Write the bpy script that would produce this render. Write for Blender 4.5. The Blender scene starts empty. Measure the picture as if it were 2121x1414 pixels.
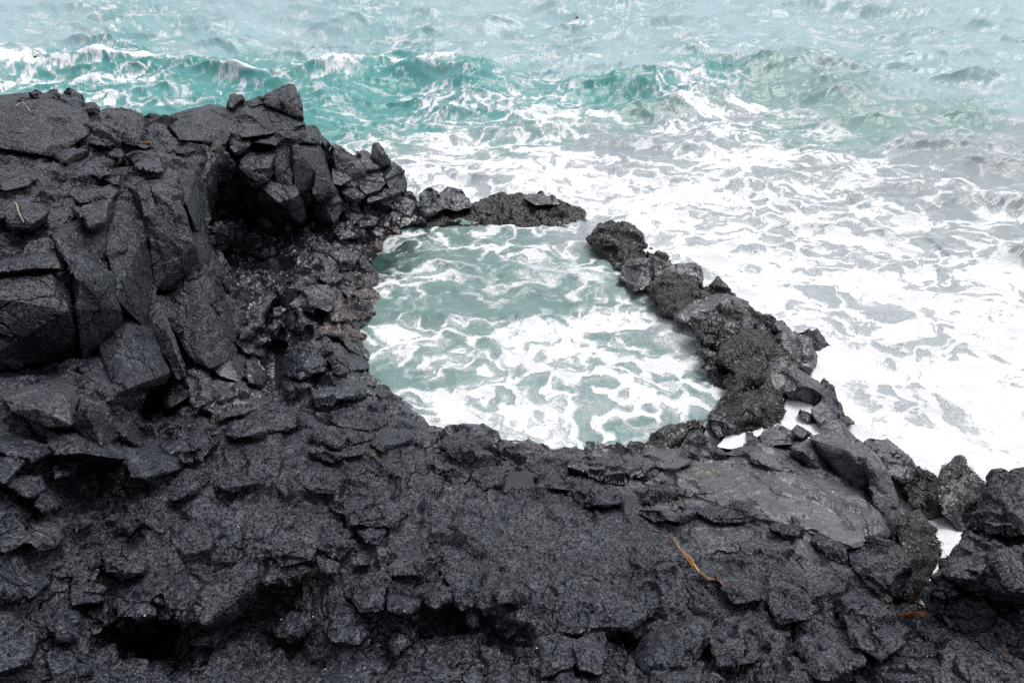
import bpy, bmesh, math, random, time
T0 = time.time()
import numpy as np
from mathutils import Vector
from mathutils.geometry import delaunay_2d_cdt

random.seed(7)
scene = bpy.context.scene
COL = scene.collection
R = math.radians

# ------------------------------------------------------------------ camera
CAMH, PITCH, FOC = 9.0, R(33.0), 1414.0
SP, CP = math.sin(PITCH), math.cos(PITCH)
cam_d = bpy.data.cameras.new("camera")
cam_d.lens = 24.0; cam_d.sensor_width = 36.0; cam_d.clip_end = 6000; cam_d.clip_start = 0.05
cam = bpy.data.objects.new("camera", cam_d); COL.objects.link(cam)
cam.location = (0, 0, CAMH); cam.rotation_euler = (R(90) - PITCH, 0, 0)
scene.camera = cam


def ray(px, py):
    u = (np.asarray(px, float) - 1060.5) / FOC
    v = (707.0 - np.asarray(py, float)) / FOC
    return u, CP + v * SP, -SP + v * CP


def atY(px, py, Y):                      # world point seen at that spot of the photo, Y metres out
    dx, dy, dz = ray(px, py); t = Y / dy
    return np.array([dx * t, dy * t, CAMH + dz * t]).T


def atZ(px, py, z):
    dx, dy, dz = ray(px, py); t = (z - CAMH) / dz
    return np.array([dx * t, dy * t, CAMH + dz * t]).T


def YofZ(px, py, z):
    return float(atZ(px, py, z)[1])


# ------------------------------------------------------------------ numpy noise
def _h(ix, iy, iz, k):
    n = (ix * 73856093) ^ (iy * 19349663) ^ (iz * 83492791) ^ (k * 2654435761 & 0xffffffff)
    n = n & 0xffffffff
    n = ((n ^ (n >> 15)) * 0x2c1b3c6d) & 0xffffffff
    n = ((n ^ (n >> 12)) * 0x297a2d39) & 0xffffffff
    n = n ^ (n >> 15)
    return n.astype(np.float64) / 4294967295.0


def perlin(P, k=0):
    I = np.floor(P).astype(np.int64); F = P - I
    W = F * F * F * (F * (F * 6 - 15) + 10)
    out = np.zeros(len(P))
    for dx in (0, 1):
        for dy in (0, 1):
            for dz in (0, 1):
                ix, iy, iz = I[:, 0] + dx, I[:, 1] + dy, I[:, 2] + dz
                a = _h(ix, iy, iz, k) * 6.2831853
                c = _h(ix, iy, iz, k + 101) * 2 - 1
                s = np.sqrt(1 - c * c)
                g = (F[:, 0] - dx) * np.cos(a) * s + (F[:, 1] - dy) * np.sin(a) * s + (F[:, 2] - dz) * c
                w = (W[:, 0] if dx else 1 - W[:, 0]) * (W[:, 1] if dy else 1 - W[:, 1]) * (W[:, 2] if dz else 1 - W[:, 2])
                out += g * w
    return out * 1.5


def fbm(P, octv=4, k=0, gain=0.5):
    o = np.zeros(len(P)); a = 1.0
    for i in range(octv):
        o += a * perlin(P * (2.03 ** i) + 17.3 * i, k + i); a *= gain
    return o


def blocky(Q, k=0, soft=0.10):
    """fractured-rock relief: every cell of a broken lattice is a tilted facet; returns relief and joint depth"""
    I = np.floor(Q - 0.5).astype(np.int64)
    n = len(Q)
    d1 = np.full(n, 9e9); d2 = np.full(n, 9e9)
    v1 = np.zeros(n); v2 = np.zeros(n)
    for dx in (0, 1):
        for dy in (0, 1):
            for dz in (0, 1):
                ix, iy, iz = I[:, 0] + dx, I[:, 1] + dy, I[:, 2] + dz
                rx = Q[:, 0] - (ix + 0.15 + 0.7 * _h(ix, iy, iz, k + 1))
                ry = Q[:, 1] - (iy + 0.15 + 0.7 * _h(ix, iy, iz, k + 2))
                rz = Q[:, 2] - (iz + 0.15 + 0.7 * _h(ix, iy, iz, k + 3))
                d = np.sqrt(rx * rx + ry * ry + rz * rz)
                g0 = _h(ix, iy, iz, k + 4) - 0.5; g1 = _h(ix, iy, iz, k + 5) - 0.5; g2 = _h(ix, iy, iz, k + 6) - 0.5
                val = (_h(ix, iy, iz, k + 7) - 0.5) + (rx * g0 + ry * g1 + rz * g2) * 2.3
                m1 = d < d1
                m2 = (~m1) & (d < d2)
                d2 = np.where(m1, d1, np.where(m2, d, d2)); v2 = np.where(m1, v1, np.where(m2, val, v2))
                d1 = np.where(m1, d, d1); v1 = np.where(m1, val, v1)
    e = d2 - d1
    t = np.clip(e / soft, 0, 1); t = t * t * (3 - 2 * t)
    return v2 * 0.5 * (1 - t) + v1 * (0.5 + 0.5 * t), np.exp(-(e / 0.06) ** 2)


# ------------------------------------------------------------------ mesh helpers
def refine(V, T, A, target, maxit=12):
    """split every edge longer than target(midpoint); A: per-vertex attributes carried along"""
    for _ in range(maxit):
        E = np.concatenate([T[:, [0, 1]], T[:, [1, 2]], T[:, [2, 0]]])
        Es = np.sort(E, axis=1)
        key = Es[:, 0].astype(np.int64) * len(V) + Es[:, 1]
        uk, inv = np.unique(key, return_inverse=True)
        ue = np.stack([uk // len(V), uk % len(V)], 1)
        mid = (V[ue[:, 0]] + V[ue[:, 1]]) * 0.5
        L = np.linalg.norm(V[ue[:, 0]] - V[ue[:, 1]], axis=1)
        fl = L > target(mid) * (1 + 1.2 * np.minimum(A[ue[:, 0], 4], A[ue[:, 1], 4]))
        if not fl.any():
            break
        idx = np.full(len(uk), -1, np.int64); idx[fl] = len(V) + np.arange(fl.sum())
        V = np.concatenate([V, mid[fl]])
        A = np.concatenate([A, (A[ue[fl, 0]] + A[ue[fl, 1]]) * 0.5])
        n = len(T); m = idx[inv].reshape(3, n).T
        cnt = (m >= 0).sum(1)
        out = [T[cnt == 0]]
        for r in range(3):
            s0, s1, s2 = r, (r + 1) % 3, (r + 2) % 3
            q = (cnt == 1) & (m[:, s0] >= 0)
            if q.any():
                a, b, c, x = T[q, s0], T[q, s1], T[q, s2], m[q, s0]
                out += [np.stack([a, x, c], 1), np.stack([x, b, c], 1)]
            q = (cnt == 2) & (m[:, s2] < 0)
            if q.any():
                a, b, c, x, y = T[q, s0], T[q, s1], T[q, s2], m[q, s0], m[q, s1]
                out += [np.stack([x, b, y], 1), np.stack([a, x, y], 1), np.stack([a, y, c], 1)]
        q = cnt == 3
        if q.any():
            a, b, c = T[q].T; x, y, z = m[q].T
            out += [np.stack([a, x, z], 1), np.stack([x, b, y], 1), np.stack([z, y, c], 1), np.stack([x, y, z], 1)]
        T = np.concatenate(out)
    return V, T, A


def vnormals(V, T):
    fn = np.cross(V[T[:, 1]] - V[T[:, 0]], V[T[:, 2]] - V[T[:, 0]])
    N = np.zeros_like(V)
    for i in range(3):
        for c in range(3):
            N[:, c] += np.bincount(T[:, i], fn[:, c], len(V))
    return N / (np.linalg.norm(N, axis=1)[:, None] + 1e-12)


def relax(V, T, it, lam=0.5):
    for _ in range(it):
        S = np.zeros_like(V); n = np.zeros(len(V))
        for a, b in ((0, 1), (1, 2), (2, 0)):
            for i, j in ((a, b), (b, a)):
                n += np.bincount(T[:, i], minlength=len(V))
                for c in range(3):
                    S[:, c] += np.bincount(T[:, i], V[T[:, j], c], len(V))
        V = V * (1 - lam) + lam * S / np.maximum(n, 1)[:, None]
    return V


def make_mesh(name, V, T, mats, smooth=True, attrs=None, matidx=None):
    me = bpy.data.meshes.new(name)
    me.vertices.add(len(V)); me.vertices.foreach_set("co", np.ascontiguousarray(V, np.float32).ravel())
    k = T.shape[1]
    me.loops.add(len(T) * k); me.loops.foreach_set("vertex_index", np.ascontiguousarray(T, np.int32).ravel())
    me.polygons.add(len(T))
    me.polygons.foreach_set("loop_start", np.arange(0, len(T) * k, k, dtype=np.int32))
    me.polygons.foreach_set("use_smooth", np.full(len(T), smooth))
    for m in mats:
        me.materials.append(m)
    if attrs:
        for an, arr in attrs.items():
            if arr.ndim == 1:
                at = me.attributes.new(an, 'FLOAT', 'POINT'); at.data.foreach_set("value", np.ascontiguousarray(arr, np.float32))
            else:
                at = me.attributes.new(an, 'FLOAT_COLOR', 'POINT')
                at.data.foreach_set("color", np.ascontiguousarray(np.concatenate([arr, np.ones((len(arr), 1))], 1), np.float32).ravel())
    me.update(); me.validate()
    return me


def obj(name, me, parent=None, loc=None):
    o = bpy.data.objects.new(name, me); COL.objects.link(o)
    if loc is not None:
        o.location = loc
    if parent:
        o.parent = parent
    return o


def tag(o, label=None, cat=None, group=None, kind=None):
    if label: o["label"] = label
    if cat: o["category"] = cat
    if group: o["group"] = group
    if kind: o["kind"] = kind
    return o


# ------------------------------------------------------------------ materials
def newmat(name):
    m = bpy.data.materials.new(name); m.use_nodes = True
    nt = m.node_tree; nt.nodes.clear()
    return m, nt


class NB:
    def __init__(s, nt): s.nt = nt
    def n(s, t, **kw):
        nd = s.nt.nodes.new(t)
        for k, v in kw.items():
            if k == 'i':
                for kk, vv in v.items():
                    if isinstance(vv, bpy.types.NodeSocket): s.nt.links.new(vv, nd.inputs[kk])
                    else: nd.inputs[kk].default_value = vv
            else: setattr(nd, k, v)
        return nd
    def math(s, op, a, b=None, c=None, clamp=False):
        nd = s.nt.nodes.new('ShaderNodeMath'); nd.operation = op; nd.use_clamp = clamp
        for j, x in enumerate((a, b, c)):
            if x is None: continue
            if isinstance(x, bpy.types.NodeSocket): s.nt.links.new(x, nd.inputs[j])
            else: nd.inputs[j].default_value = x
        return nd.outputs[0]
    def mr(s, v, a, b, c=0.0, d=1.0, smooth=True):
        nd = s.nt.nodes.new('ShaderNodeMapRange'); nd.interpolation_type = 'SMOOTHSTEP' if smooth else 'LINEAR'
        for j, x in enumerate((v, a, b, c, d)):
            if isinstance(x, bpy.types.NodeSocket): s.nt.links.new(x, nd.inputs[j])
            else: nd.inputs[j].default_value = x
        return nd.outputs[0]
    def mix(s, f, a, b):
        nd = s.nt.nodes.new('ShaderNodeMix'); nd.data_type = 'RGBA'
        for sock, x in ((nd.inputs[0], f), (nd.inputs[6], a), (nd.inputs[7], b)):
            if isinstance(x, bpy.types.NodeSocket): s.nt.links.new(x, sock)
            else: sock.default_value = x if not isinstance(x, tuple) else (*x, 1.0) if len(x) == 3 else x
        return nd.outputs[2]
    def attr(s, name, out='Fac'):
        nd = s.nt.nodes.new('ShaderNodeAttribute'); nd.attribute_name = name
        return nd.outputs[out]
    def noise(s, vec, scale, detail=4, rough=0.55, dist=0.0, out='Fac'):
        return s.n('ShaderNodeTexNoise', i={'Vector': vec, 'Scale': scale, 'Detail': detail, 'Roughness': rough, 'Distortion': dist}).outputs[out]
    def voro(s, vec, scale, feature='F1', out='Distance', rnd=1.0):
        return s.n('ShaderNodeTexVoronoi', feature=feature, i={'Vector': vec, 'Scale': scale, 'Randomness': rnd}).outputs[out]


def rock_material():
    m, nt = newmat("basalt"); b = NB(nt)
    pos = b.n('ShaderNodeNewGeometry').outputs['Position']
    pale, wet, weed, crust = b.attr('pale'), b.attr('wet'), b.attr('weed'), b.attr('crust')
    big = b.noise(pos, 0.9, 4); mid = b.noise(pos, 5.0, 6, 0.6); fine = b.noise(pos, 28.0, 6, 0.7); vfine = b.noise(pos, 75.0, 4, 0.7)
    pore = b.voro(pos, 22.0); pore2 = b.voro(pos, 55.0)
    pit = b.mr(pore, 0.16, 0.36); pit2 = b.mr(pore2, 0.15, 0.42)
    dark = b.mix(b.mr(big, 0.35, 0.65), (0.0105, 0.013, 0.0235), (0.026, 0.030, 0.047))
    dark = b.mix(b.mr(mid, 0.45, 0.75), dark, (0.054, 0.059, 0.080))
    dark = b.mix(b.math('MULTIPLY', b.mr(b.noise(pos, 1.3, 4), 0.56, 0.70), 0.45), dark, (0.040, 0.030, 0.029))
    grey = b.mix(mid, (0.09, 0.093, 0.102), (0.155, 0.158, 0.166))
    grey = b.mix(b.mr(b.noise(pos, 1.6, 5, 0.65), 0.4, 0.62), grey, (0.075, 0.076, 0.08))
    stain = b.mr(b.noise(pos, 7.0, 6, 0.7), 0.61, 0.67)
    grey = b.mix(b.math('MULTIPLY', stain, 0.8), grey, (0.03, 0.026, 0.024))
    col = b.mix(pale, dark, grey)
    wn = b.noise(pos, 9.0, 7, 0.75)
    wcol = b.mix(b.mr(b.noise(pos, 30.0, 4, 0.7), 0.35, 0.7), (0.012, 0.010, 0.008), (0.045, 0.033, 0.024))
    wcol = b.mix(b.mr(b.noise(pos, 3.1, 4), 0.5, 0.7), wcol, (0.034, 0.018, 0.017))
    wth = b.math('SUBTRACT', 1.0, weed)
    col = b.mix(b.math('MULTIPLY', weed, 0.6), col, (0.036, 0.027, 0.029))
    wmask = b.mr(wn, b.math('SUBTRACT', b.math('MULTIPLY_ADD', wth, 0.42, 0.38), 0.06), b.math('MULTIPLY_ADD', wth, 0.42, 0.38))
    wmask = b.math('MULTIPLY', wmask, b.mr(weed, 0.02, 0.1))
    col = b.mix(wmask, col, wcol)
    cn = b.noise(pos, 20.0, 7, 0.8)
    cmask = b.math('MULTIPLY', b.mr(cn, b.math('MULTIPLY_ADD', b.math('SUBTRACT', 1.0, crust), 0.3, 0.34), b.math('MULTIPLY_ADD', b.math('SUBTRACT', 1.0, crust), 0.3, 0.44)), b.mr(crust, 0.02, 0.12))
    ccol = b.mix(b.mr(b.noise(pos, 6.0, 3), 0.4, 0.65), (0.30, 0.21, 0.20), (0.36, 0.24, 0.13))
    ccol = b.mix(b.mr(b.noise(pos, 60.0, 2), 0.35, 0.6), (0.05, 0.035, 0.035), ccol)
    col = b.mix(cmask, col, ccol)
    # vesicles: dark open pores, and hairline cracks
    grain = b.noise(b.n('ShaderNodeVectorMath', operation='MULTIPLY_ADD', i={0: b.n('ShaderNodeTexNoise', i={'Vector': pos, 'Scale': 60.0, 'Detail': 2.0}).outputs['Color'], 1: (0.03, 0.03, 0.03), 2: pos}).outputs[0], 29.0, 4, 0.8); grain2 = b.noise(pos, 11.0, 4, 0.7)
    gm = b.math('MULTIPLY', b.mr(grain, 0.42, 0.56, 0.2, 1.22), b.mr(grain2, 0.36, 0.58, 0.6, 1.15))
    cw = b.n('ShaderNodeVectorMath', operation='MULTIPLY_ADD', i={0: b.n('ShaderNodeTexNoise', i={'Vector': pos, 'Scale': 3.0, 'Detail': 4.0}).outputs['Color'], 1: (0.35, 0.35, 0.35), 2: pos}).outputs[0]
    ce = b.voro(cw, 1.5, 'DISTANCE_TO_EDGE'); crack = b.math('MULTIPLY', b.mr(ce, 0.006, 0.022, 1.0, 0.0), b.mr(b.noise(pos, 0.8, 2), 0.52, 0.60))
    sm = b.math('SUBTRACT', 1.0, b.math('MAXIMUM', b.math('MULTIPLY', pale, 0.55), b.math('MULTIPLY', wet, 0.6)))
    gm = b.math('MULTIPLY_ADD', b.math('SUBTRACT', gm, 1.0), sm, 1.0)
    gm = b.math('MULTIPLY', gm, b.math('MULTIPLY_ADD', crack, -0.85, 1.0))
    col = b.n('ShaderNodeVectorMath', operation='SCALE', i={0: col, 'Scale': gm}).outputs[0]
    # relief
    h = b.math('MULTIPLY', grain, 0.010)
    h = b.math('MULTIPLY_ADD', fine, 0.006, h)
    h = b.math('MULTIPLY_ADD', crack, -0.03, h)
    h = b.math('MULTIPLY_ADD', vfine, 0.002, h)
    h = b.math('MULTIPLY_ADD', pit, 0.006, h)
    h = b.math('MULTIPLY_ADD', pit2, 0.002, h)
    rough_amt = b.math('MULTIPLY_ADD', pale, -0.86, 1.0)
    rough_amt = b.math('MULTIPLY', rough_amt, b.math('MULTIPLY_ADD', wet, -0.75, 1.0))
    h = b.math('MULTIPLY', h, rough_amt)
    h = b.math('MULTIPLY_ADD', b.math('MULTIPLY', b.noise(pos, 8.0, 6, 0.6), 0.022), b.math('MULTIPLY_ADD', pale, -0.4, 1.0), h)
    h = b.math('MULTIPLY_ADD', b.math('MULTIPLY', b.noise(pos, 30.0, 5, 0.75), 0.025), wmask, h)
    bump = b.n('ShaderNodeBump', i={'Height': h, 'Strength': 1.0, 'Distance': 1.0}).outputs[0]
    rgh = b.math('MULTIPLY_ADD', wet, -0.2, 0.36)
    rgh = b.math('MULTIPLY_ADD', mid, 0.12, rgh)
    p = b.n('ShaderNodeBsdfPrincipled', i={'Base Color': col, 'Roughness': rgh, 'IOR': 1.5, 'Normal': bump})
    nt.links.new(b.math('MULTIPLY', b.math('MULTIPLY_ADD', wet, 0.1, 0.95), b.math('MINIMUM', gm, 1.1)), p.inputs['Specular IOR Level'])
    out = b.n('ShaderNodeOutputMaterial'); nt.links.new(p.outputs[0], out.inputs[0])
    return m


def water_material():
    m, nt = newmat("sea_water"); b = NB(nt)
    pos = b.n('ShaderNodeNewGeometry').outputs['Position']
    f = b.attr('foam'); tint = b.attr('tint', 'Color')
    flat = b.n('ShaderNodeVectorMath', operation='MULTIPLY', i={0: pos, 1: (0.8, 1.0, 0.15)}).outputs[0]
    fp = b.attr('pattern')
    n2 = b.noise(flat, 9.0, 6, 0.72); n4 = b.noise(flat, 2.2, 5, 0.65)
    p = b.math('MULTIPLY_ADD', b.math('SUBTRACT', n2, 0.5), 0.50, fp)
    p = b.math('MULTIPLY_ADD', b.math('SUBTRACT', b.noise(flat, 26.0, 4, 0.7), 0.5), 0.25, p)
    th = b.math('SUBTRACT', 1.0, f)
    gate = b.mr(f, 0.005, 0.03)
    mask = b.mr(p, b.math('SUBTRACT', th, 0.17), b.math('ADD', th, 0.24))
    mask = b.math('MULTIPLY', mask, b.mr(n4, 0.30, 0.55, 0.82, 1.0))
    milky = b.mr(p, b.math('SUBTRACT', th, 0.45), b.math('ADD', th, 0.08), 0.0, 0.5)
    mask = b.math('MULTIPLY', mask, gate); milky = b.math('MULTIPLY', milky, gate)
    # ripples
    r = b.math('MULTIPLY', b.noise(flat, 1.6, 6, 0.6, 0.4), 0.06)
    r = b.math('MULTIPLY_ADD', b.noise(flat, 7.0, 4, 0.6, 0.3), 0.022, r)
    r = b.math('MULTIPLY_ADD', mask, b.math('MULTIPLY_ADD', n2, 0.03, 0.02), r)
    bump = b.n('ShaderNodeBump', i={'Height': r, 'Strength': 0.9, 'Distance': 1.0}).outputs[0]
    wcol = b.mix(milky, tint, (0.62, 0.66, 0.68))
    wat = b.n('ShaderNodeBsdfPrincipled', i={'Base Color': wcol, 'Roughness': 0.16, 'IOR': 1.33, 'Normal': bump})
    foam = b.n('ShaderNodeBsdfPrincipled', i={'Base Color': (0.84, 0.855, 0.87, 1), 'Roughness': 0.8, 'Specular IOR Level': 0.2, 'Normal': bump})
    mx = b.n('ShaderNodeMixShader', i={0: mask, 1: wat.outputs[0], 2: foam.outputs[0]})
    out = b.n('ShaderNodeOutputMaterial'); nt.links.new(mx.outputs[0], out.inputs[0])
    return m


def simple_mat(name, c1, c2, scale=20, rough=0.5, bumpd=0.004, spec=0.4):
    m, nt = newmat(name); b = NB(nt)
    pos = b.n('ShaderNodeNewGeometry').outputs['Position']
    n = b.noise(pos, scale, 5, 0.65)
    col = b.mix(b.mr(n, 0.35, 0.65), c1, c2)
    bump = b.n('ShaderNodeBump', i={'Height': n, 'Strength': 1.0, 'Distance': bumpd}).outputs[0]
    p = b.n('ShaderNodeBsdfPrincipled', i={'Base Color': col, 'Roughness': rough, 'Normal': bump, 'Specular IOR Level': spec})
    out = b.n('ShaderNodeOutputMaterial'); nt.links.new(p.outputs[0], out.inputs[0])
    return m


ROCK = rock_material()
WATER = water_material()
KELP_ORANGE = simple_mat("dried_kelp", (0.26, 0.09, 0.015), (0.55, 0.28, 0.05), 45, 0.45)
KELP_BROWN = simple_mat("wet_kelp", (0.03, 0.010, 0.005), (0.22, 0.07, 0.015), 14, 0.25)
STRAW = simple_mat("straw_weed", (0.45, 0.34, 0.22), (0.62, 0.52, 0.40), 30, 0.6)
BIRD = simple_mat("dark_feathers", (0.012, 0.013, 0.016), (0.03, 0.03, 0.034), 40, 0.6)
SHELL = simple_mat("shell", (0.55, 0.45, 0.36), (0.75, 0.70, 0.62), 60, 0.4)
WEED = simple_mat("seaweed", (0.010, 0.008, 0.005), (0.034, 0.023, 0.014), 9, 0.35)
POND = simple_mat("still_water", (0.012, 0.014, 0.018), (0.03, 0.032, 0.036), 3, 0.02, 0.002, 0.6)
FOAMM = simple_mat("foam_scum", (0.80, 0.81, 0.84), (0.88, 0.88, 0.90), 6, 0.8, 0.03)

# ------------------------------------------------------------------ rock data
# land sheet: (px, py, Y) seen in the photo; 'z' entries lie at that height
exec_data = None
LANDB = [  # outline of the land sheet, clockwise
    (-260, 215, 'Y', 14.5), (-60, 200, 'Y', 15.5), (70, 196, 'Y', 16.2), (170, 220, 'Y', 16.6), (240, 238, 'Y', 17.2), (310, 258, 'Y', 17.6),
    (350, 254, 'Y', 18.2), (470, 232, 'Y', 20.3), (520, 212, 'Y', 21), (600, 205, 'Y', 21.4), (618, 262, 'Y', 20.8), (662, 300, 'Y', 20.6),
    (690, 330, 'Y', 21.5), (750, 330, 'Y', 22), (825, 370, 'Y', 22.2), (832, 402, 'Y', 21.8), (950, 425, 'Y', 22.0), (955, 447, 'z', -.1),
    (880, 462, 'z', -.15), (838, 474, 'z', -.15), (806, 500, 'z', -.15), (782, 530, 'z', -.15), (772, 580, 'z', -.15), (782, 618, 'z', -.15), (766, 660, 'z', -.15),
    (752, 710, 'z', -.15), (766, 760, 'z', -.15), (795, 805, 'z', -.15), (830, 838, 'z', -.15), (880, 880, 'z', -.1), (915, 905, 'z', -.1), (990, 910, 'z', -.1),
    (1060, 922, 'z', -.1), (1140, 936, 'z', -.1), (1250, 930, 'z', -.1), (1330, 920, 'z', -.1), (1390, 912, 'z', -.05), (1480, 922, 'z', .25),
    (1560, 905, 'z', .3), (1640, 905, 'z', .35), (1700, 915, 'z', .3), (1800, 960, 'z', -.1), (1850, 1040, 'z', -.2), (1872, 1110, 'z', -.2), (1885, 1200, 'z', -.1),
    (1895, 1262, 'z', .4), (1935, 1262, 'Y', 5.35), (1990, 1290, 'Y', 5.0), (2121, 1370, 'Y', 4.3), (2300, 1470, 'Y', 3.7), (2300, 1560, 'Y', 3.2), (1060, 1560, 'Y', 2.9), (-260, 1560, 'Y', 2.4),
    (-260, 1200, 'Y', 3.9), (-260, 800, 'Y', 6.6), (-260, 500, 'Y', 9)]
LANDI = [
    (0, 240, 14.9), (100, 250, 15.2), (100, 330, 14.2), (0, 330, 13.4), (180, 290, 14.9), (250, 262, 16.3), (330, 275, 16.6), (300, 300, 14.8), (250, 340, 13.8),
    (400, 260, 18.9), (480, 280, 18.4), (540, 250, 20.2), (600, 290, 19.4), (640, 330, 19.6), (300, 372, 12.9), (370, 370, 13.6), (420, 330, 16.2), (400, 300, 17.2),
    (490, 350, 18.0), (560, 400, 18.2), (640, 400, 19.0), (690, 390, 19.9), (620, 455, 19.8), (500, 450, 19.6), (455, 450, 18.6), (458, 520, 18.3), (520, 555, 17.4), (600, 500, 18.9), (480, 590, 16.0),
    (720, 380, 21), (760, 385, 20.9), (720, 440, 20.2), (800, 430, 21.0), (870, 440, 21.4), (760, 465, 20.0),
    (100, 440, 10.8), (0, 420, 10.6), (200, 420, 11.5), (300, 480, 12.5), (400, 480, 13.0), (440, 560, 13.2), (470, 650, 12.6), (480, 770, 10.9),
    (0, 520, 9.7), (100, 550, 9.5), (230, 560, 10.5), (240, 640, 10.2), (150, 650, 9.4), (0, 700, 9.2), (0, 600, 9.45), (320, 600, 12.2), (300, 650, 11.6), (370, 700, 11.5), (400, 600, 12.7), (300, 700, 11.0), (170, 740, 9.7), (330, 790, 10.3), (200, 520, 10.7), (0, 765, 8.9), (100, 765, 9.1),
    (0, 800, 7.4), (130, 790, 7.7), (200, 850, 7.2), (0, 900, 6.5), (150, 950, 6.4), (240, 930, 6.9),
    (300, 850, 10.2), (290, 900, 8.6), (400, 810, 10.0), (470, 830, 9.8), (400, 900, 8.4), (330, 975, 7.1), (600, 850, 9.6), (540, 890, 8.6),
    (520, 620, 15.3), (540, 700, 13.1), (563, 690, 14.0), (566, 745, 12.9), (568, 800, 11.85), (560, 830, 10.2), (640, 560, 15.8), (620, 640, 13.6), (640, 700, 12.6), (620, 780, 11.1), (720, 500, 18.4), (700, 560, 16.4), (700, 640, 14.2), (740, 640, 14.5),
    (700, 700, 13.0), (720, 760, 11.9), (740, 800, 11.2), (700, 830, 10.5),
    (800, 840, 10.6), (860, 890, 9.8), (700, 880, 9.3), (680, 930, 8.0), (300, 1060, 5.95), (330, 1010, 6.6), (450, 985, 6.95), (600, 940, 7.8), (800, 940, 8.3), (900, 935, 8.8), (1000, 930, 9.0), (1140, 960, 8.8), (1250, 960, 8.75),
    (1350, 960, 8.8), (400, 1100, 5.75), (600, 1050, 6.5), (600, 1130, 5.8), (850, 1050, 7.1), (1060, 1000, 7.95), (1100, 1050, 7.15), (1100, 1150, 6.15), (1000, 1100, 6.6), (1300, 1060, 7.05), (1300, 1150, 6.15), (1500, 1060, 7.2), (800, 1130, 6.1),
    (230, 1160, 5.3), (230, 1220, 5.0), (300, 1270, 4.65), (420, 1275, 4.6), (540, 1200, 5.3), (640, 1180, 5.55), (740, 1250, 5.0), (860, 1250, 5.0), (950, 1240, 5.15), (1010, 1270, 4.9), (1100, 1290, 4.75), (1200, 1300, 4.68), (1300, 1300, 4.7), (1380, 1255, 5.0), (1400, 1190, 5.6),
    (150, 1080, 5.6), (210, 1040, 6.45), (175, 1005, 6.8), (0, 1060, 5.0), (60, 1130, 4.75), (0, 1250, 3.95), (120, 1220, 4.6), (80, 1414, 3.3), (180, 1300, 4.3), (200, 1414, 3.65), (330, 1330, 5.3), (480, 1310, 5.05), (400, 1400, 4.15), (560, 1290, 5.25), (600, 1340, 4.75), (800, 1340, 4.7), (700, 1414, 4.0), (850, 1414, 3.95), (930, 1300, 5.1), (1040, 1330, 4.85), (1000, 1414, 3.9),
    (1150, 1360, 4.45), (1250, 1400, 4.15), (1290, 1330, 4.92), (1340, 1340, 4.75), (1400, 1340, 4.5), (1500, 1300, 4.7), (1400, 1414, 3.95), (1550, 1414, 3.9), (1600, 1300, 4.75), (1500, 1200, 5.55), (1600, 1150, 6.1), (1700, 1250, 5.3), (1800, 1330, 4.75), (1700, 1380, 4.3), (1850, 1414, 3.95), (2000, 1430, 3.75),
    (1650, 1100, 6.7), (1780, 1200, 5.9), (1840, 1270, 5.3), (1760, 1130, 6.75), (1880, 1300, 5.05),
    (1330, 1000, 8.35), (1450, 940, 8.95), (1560, 950, 8.85), (1650, 1000, 8.35), (1500, 1010, 8.1), (1600, 1050, 7.6), (1830, 1090, 7.35), (1720, 990, 8.6), (1700, 1080, 7.25), (1820, 1130, 6.9), (1860, 1180, 6.4), (1790, 1030, 7.95)]

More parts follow.
